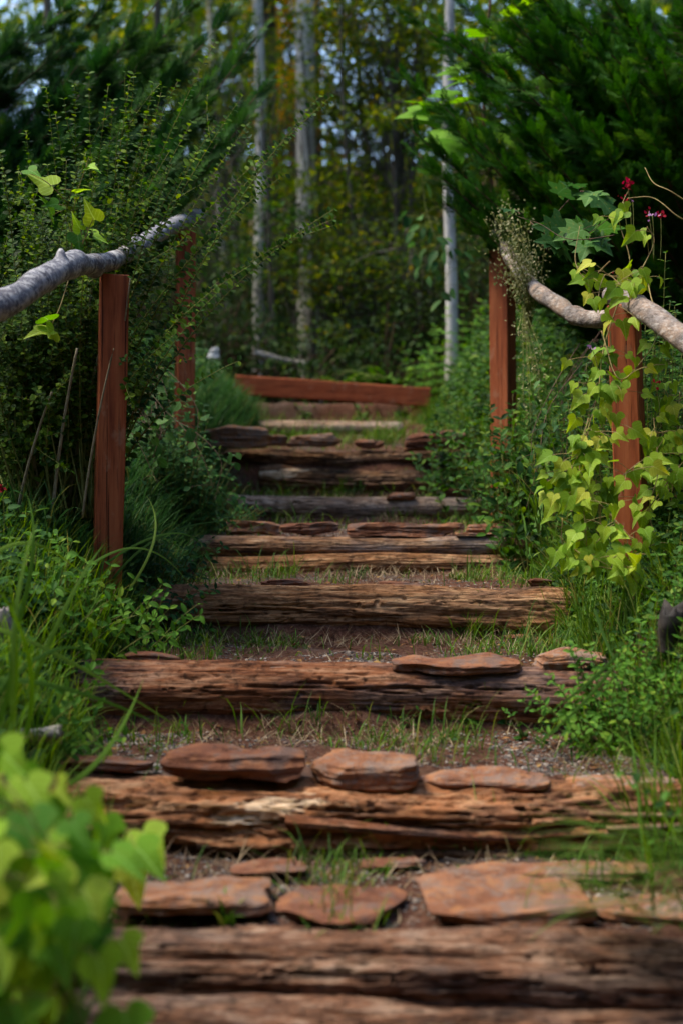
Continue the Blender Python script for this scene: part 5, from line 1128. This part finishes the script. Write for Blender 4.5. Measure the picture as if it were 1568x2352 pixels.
LT('small leafy sprays partly hiding the thickest pale trunk near the top', 690, 180, 14.4, 4, np.array([.30, .3, .55]), .075, 'wood_leaf')
LT('green boughs between the thickest trunk and the birch near the top edge', 880, 60, 14, 45, np.array([.55, .5, .5]), .08, 'wood_leaf')
LT('green boughs crossing the slender pale trunk low down', 600, 560, 13.6, 12, np.array([.35, .3, .35]), .07, 'cover')
ferns('fern behind the middle of the beam, below the sapling', 790, 840, 11.9, 16, .42)
ferns('fern behind the right half of the beam', 890, 830, 12.2, 18, .50)
ferns('fern behind the left end of the beam', 600, 850, 12.0, 14, .38)
ferns('smaller fern between the others behind the beam', 700, 850, 12.4, 14, .36)
s = chunk('fallen_branch', 'fallen grey branch lying low behind the left part of the beam', 'branch', (585, 812), (700, 838), 12.6, .032, 'drift', 21, 20)
# the far wood
N = 150000; x = R.uniform(-17, 17, N); y = R.uniform(25, 40, N); z = R.uniform(-.2, 1, N) * 14
k = fbm(np.stack([x * .35, y * .2, z * .45], 1), 77, 3) > -.42 + .42 * ss(8, 13, z) - .3 * ss(5, 1, z); 
for hx, hz, hr in ((.1, 10.6, 1.5), (.35, 8.4, .8), (-7.4, 10, 1.5), (-6.6, 7.4, .8), (-2.7, 10.4, .6), (4.5, 10.5, .8), (9, 9, 1.4)):   # gaps where the sky shows
    k &= R.random(N) > 1.1 * np.exp(-(((x - hx) / hr) ** 2 + ((z + .9 - hz) / (hr * 1.1)) ** 2))
x, y, z = x[k], y[k], z[k] + .9; N = len(x)
g = Geo().add(*place(LEAF1, np.stack([x, y, z], 1), R.normal(0, 1, (N, 3)), nrm(R.normal(0, .6, (N, 3)) + [0, -.3, .8]), R.uniform(.18, .38, N)))
tag(g.build('far_woodland', M['wood_leaf'], origin=(0, 25, 0), smooth=False), kind='stuff')
g = Geo()
for i in range(6):
    x = R.uniform(-15, 15); y = R.uniform(27, 39); b = np.array([x, y, float(H(x, y)) - .2]); s = b + np.linspace(0, 1, 8)[:, None] * [R.normal(0, .6), 0, 14]; V, F = tube(s, np.linspace(.14, .07, 8), 10); g.add(V, F)
tag(g.build('far_trunks', M['trunk_dark'], origin=(0, 25, 0)), kind='stuff')

# unseen leaves added at both sides and behind the viewer to block low sky light
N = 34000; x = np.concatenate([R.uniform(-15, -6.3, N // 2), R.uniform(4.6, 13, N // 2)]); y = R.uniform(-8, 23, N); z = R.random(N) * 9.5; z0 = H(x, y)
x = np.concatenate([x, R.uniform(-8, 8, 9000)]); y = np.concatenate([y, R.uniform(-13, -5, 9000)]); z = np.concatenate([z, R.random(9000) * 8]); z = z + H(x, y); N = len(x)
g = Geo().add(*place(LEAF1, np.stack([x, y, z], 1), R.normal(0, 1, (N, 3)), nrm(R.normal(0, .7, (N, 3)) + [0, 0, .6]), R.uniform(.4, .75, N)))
tag(g.build('unseen_leaf_screen', M['under_leaf'], origin=(0, 0, 0), smooth=False), kind='stuff')
# ---------------------------------------------------------------- camera, light
cam = bpy.data.cameras.new('camera'); co = bpy.data.objects.new('camera', cam); COL.objects.link(co)
co.location = (0, 0, 0); co.rotation_euler = (PI / 2, 0, 0)
cam.sensor_fit = 'VERTICAL'; cam.sensor_height = 36; cam.lens = 50.0; cam.clip_end = 500
cam.dof.use_dof = True; cam.dof.focus_distance = 5.2; cam.dof.aperture_fstop = 1.8
SC.camera = co
w = bpy.data.worlds.new('World'); SC.world = w; w.use_nodes = True
nt = w.node_tree; bg = nt.nodes['Background']; sky = nt.nodes.new('ShaderNodeTexSky'); sky.sky_type = 'NISHITA'
SUN_EL, SUN_AZ = math.radians(62), math.radians(-88)     # azimuth from +Y, negative = to the left
sky.sun_disc = False; sky.sun_elevation = SUN_EL; sky.sun_rotation = SUN_AZ
nt.links.new(sky.outputs[0], bg.inputs[0]); bg.inputs[1].default_value = .09
sl = bpy.data.lights.new('sun', 'SUN'); sl.energy = 1.5; sl.angle = math.radians(24); sl.color = (1, .90, .72)
so = bpy.data.objects.new('sun', sl); COL.objects.link(so)
from mathutils import Vector
dv = Vector((math.sin(SUN_AZ) * math.cos(SUN_EL), math.cos(SUN_AZ) * math.cos(SUN_EL), math.sin(SUN_EL)))
so.rotation_euler = dv.to_track_quat('Z', 'Y').to_euler(); so.location = dv * 30
SC.view_settings.view_transform = 'Standard'; SC.view_settings.look = 'None'; SC.view_settings.exposure = 2.25
SC.cycles.use_denoising = True
SC.cycles.max_bounces = 6; SC.cycles.diffuse_bounces = 3; SC.cycles.glossy_bounces = 2; SC.cycles.transmission_bounces = 3
SC.cycles.sample_clamp_indirect = 4
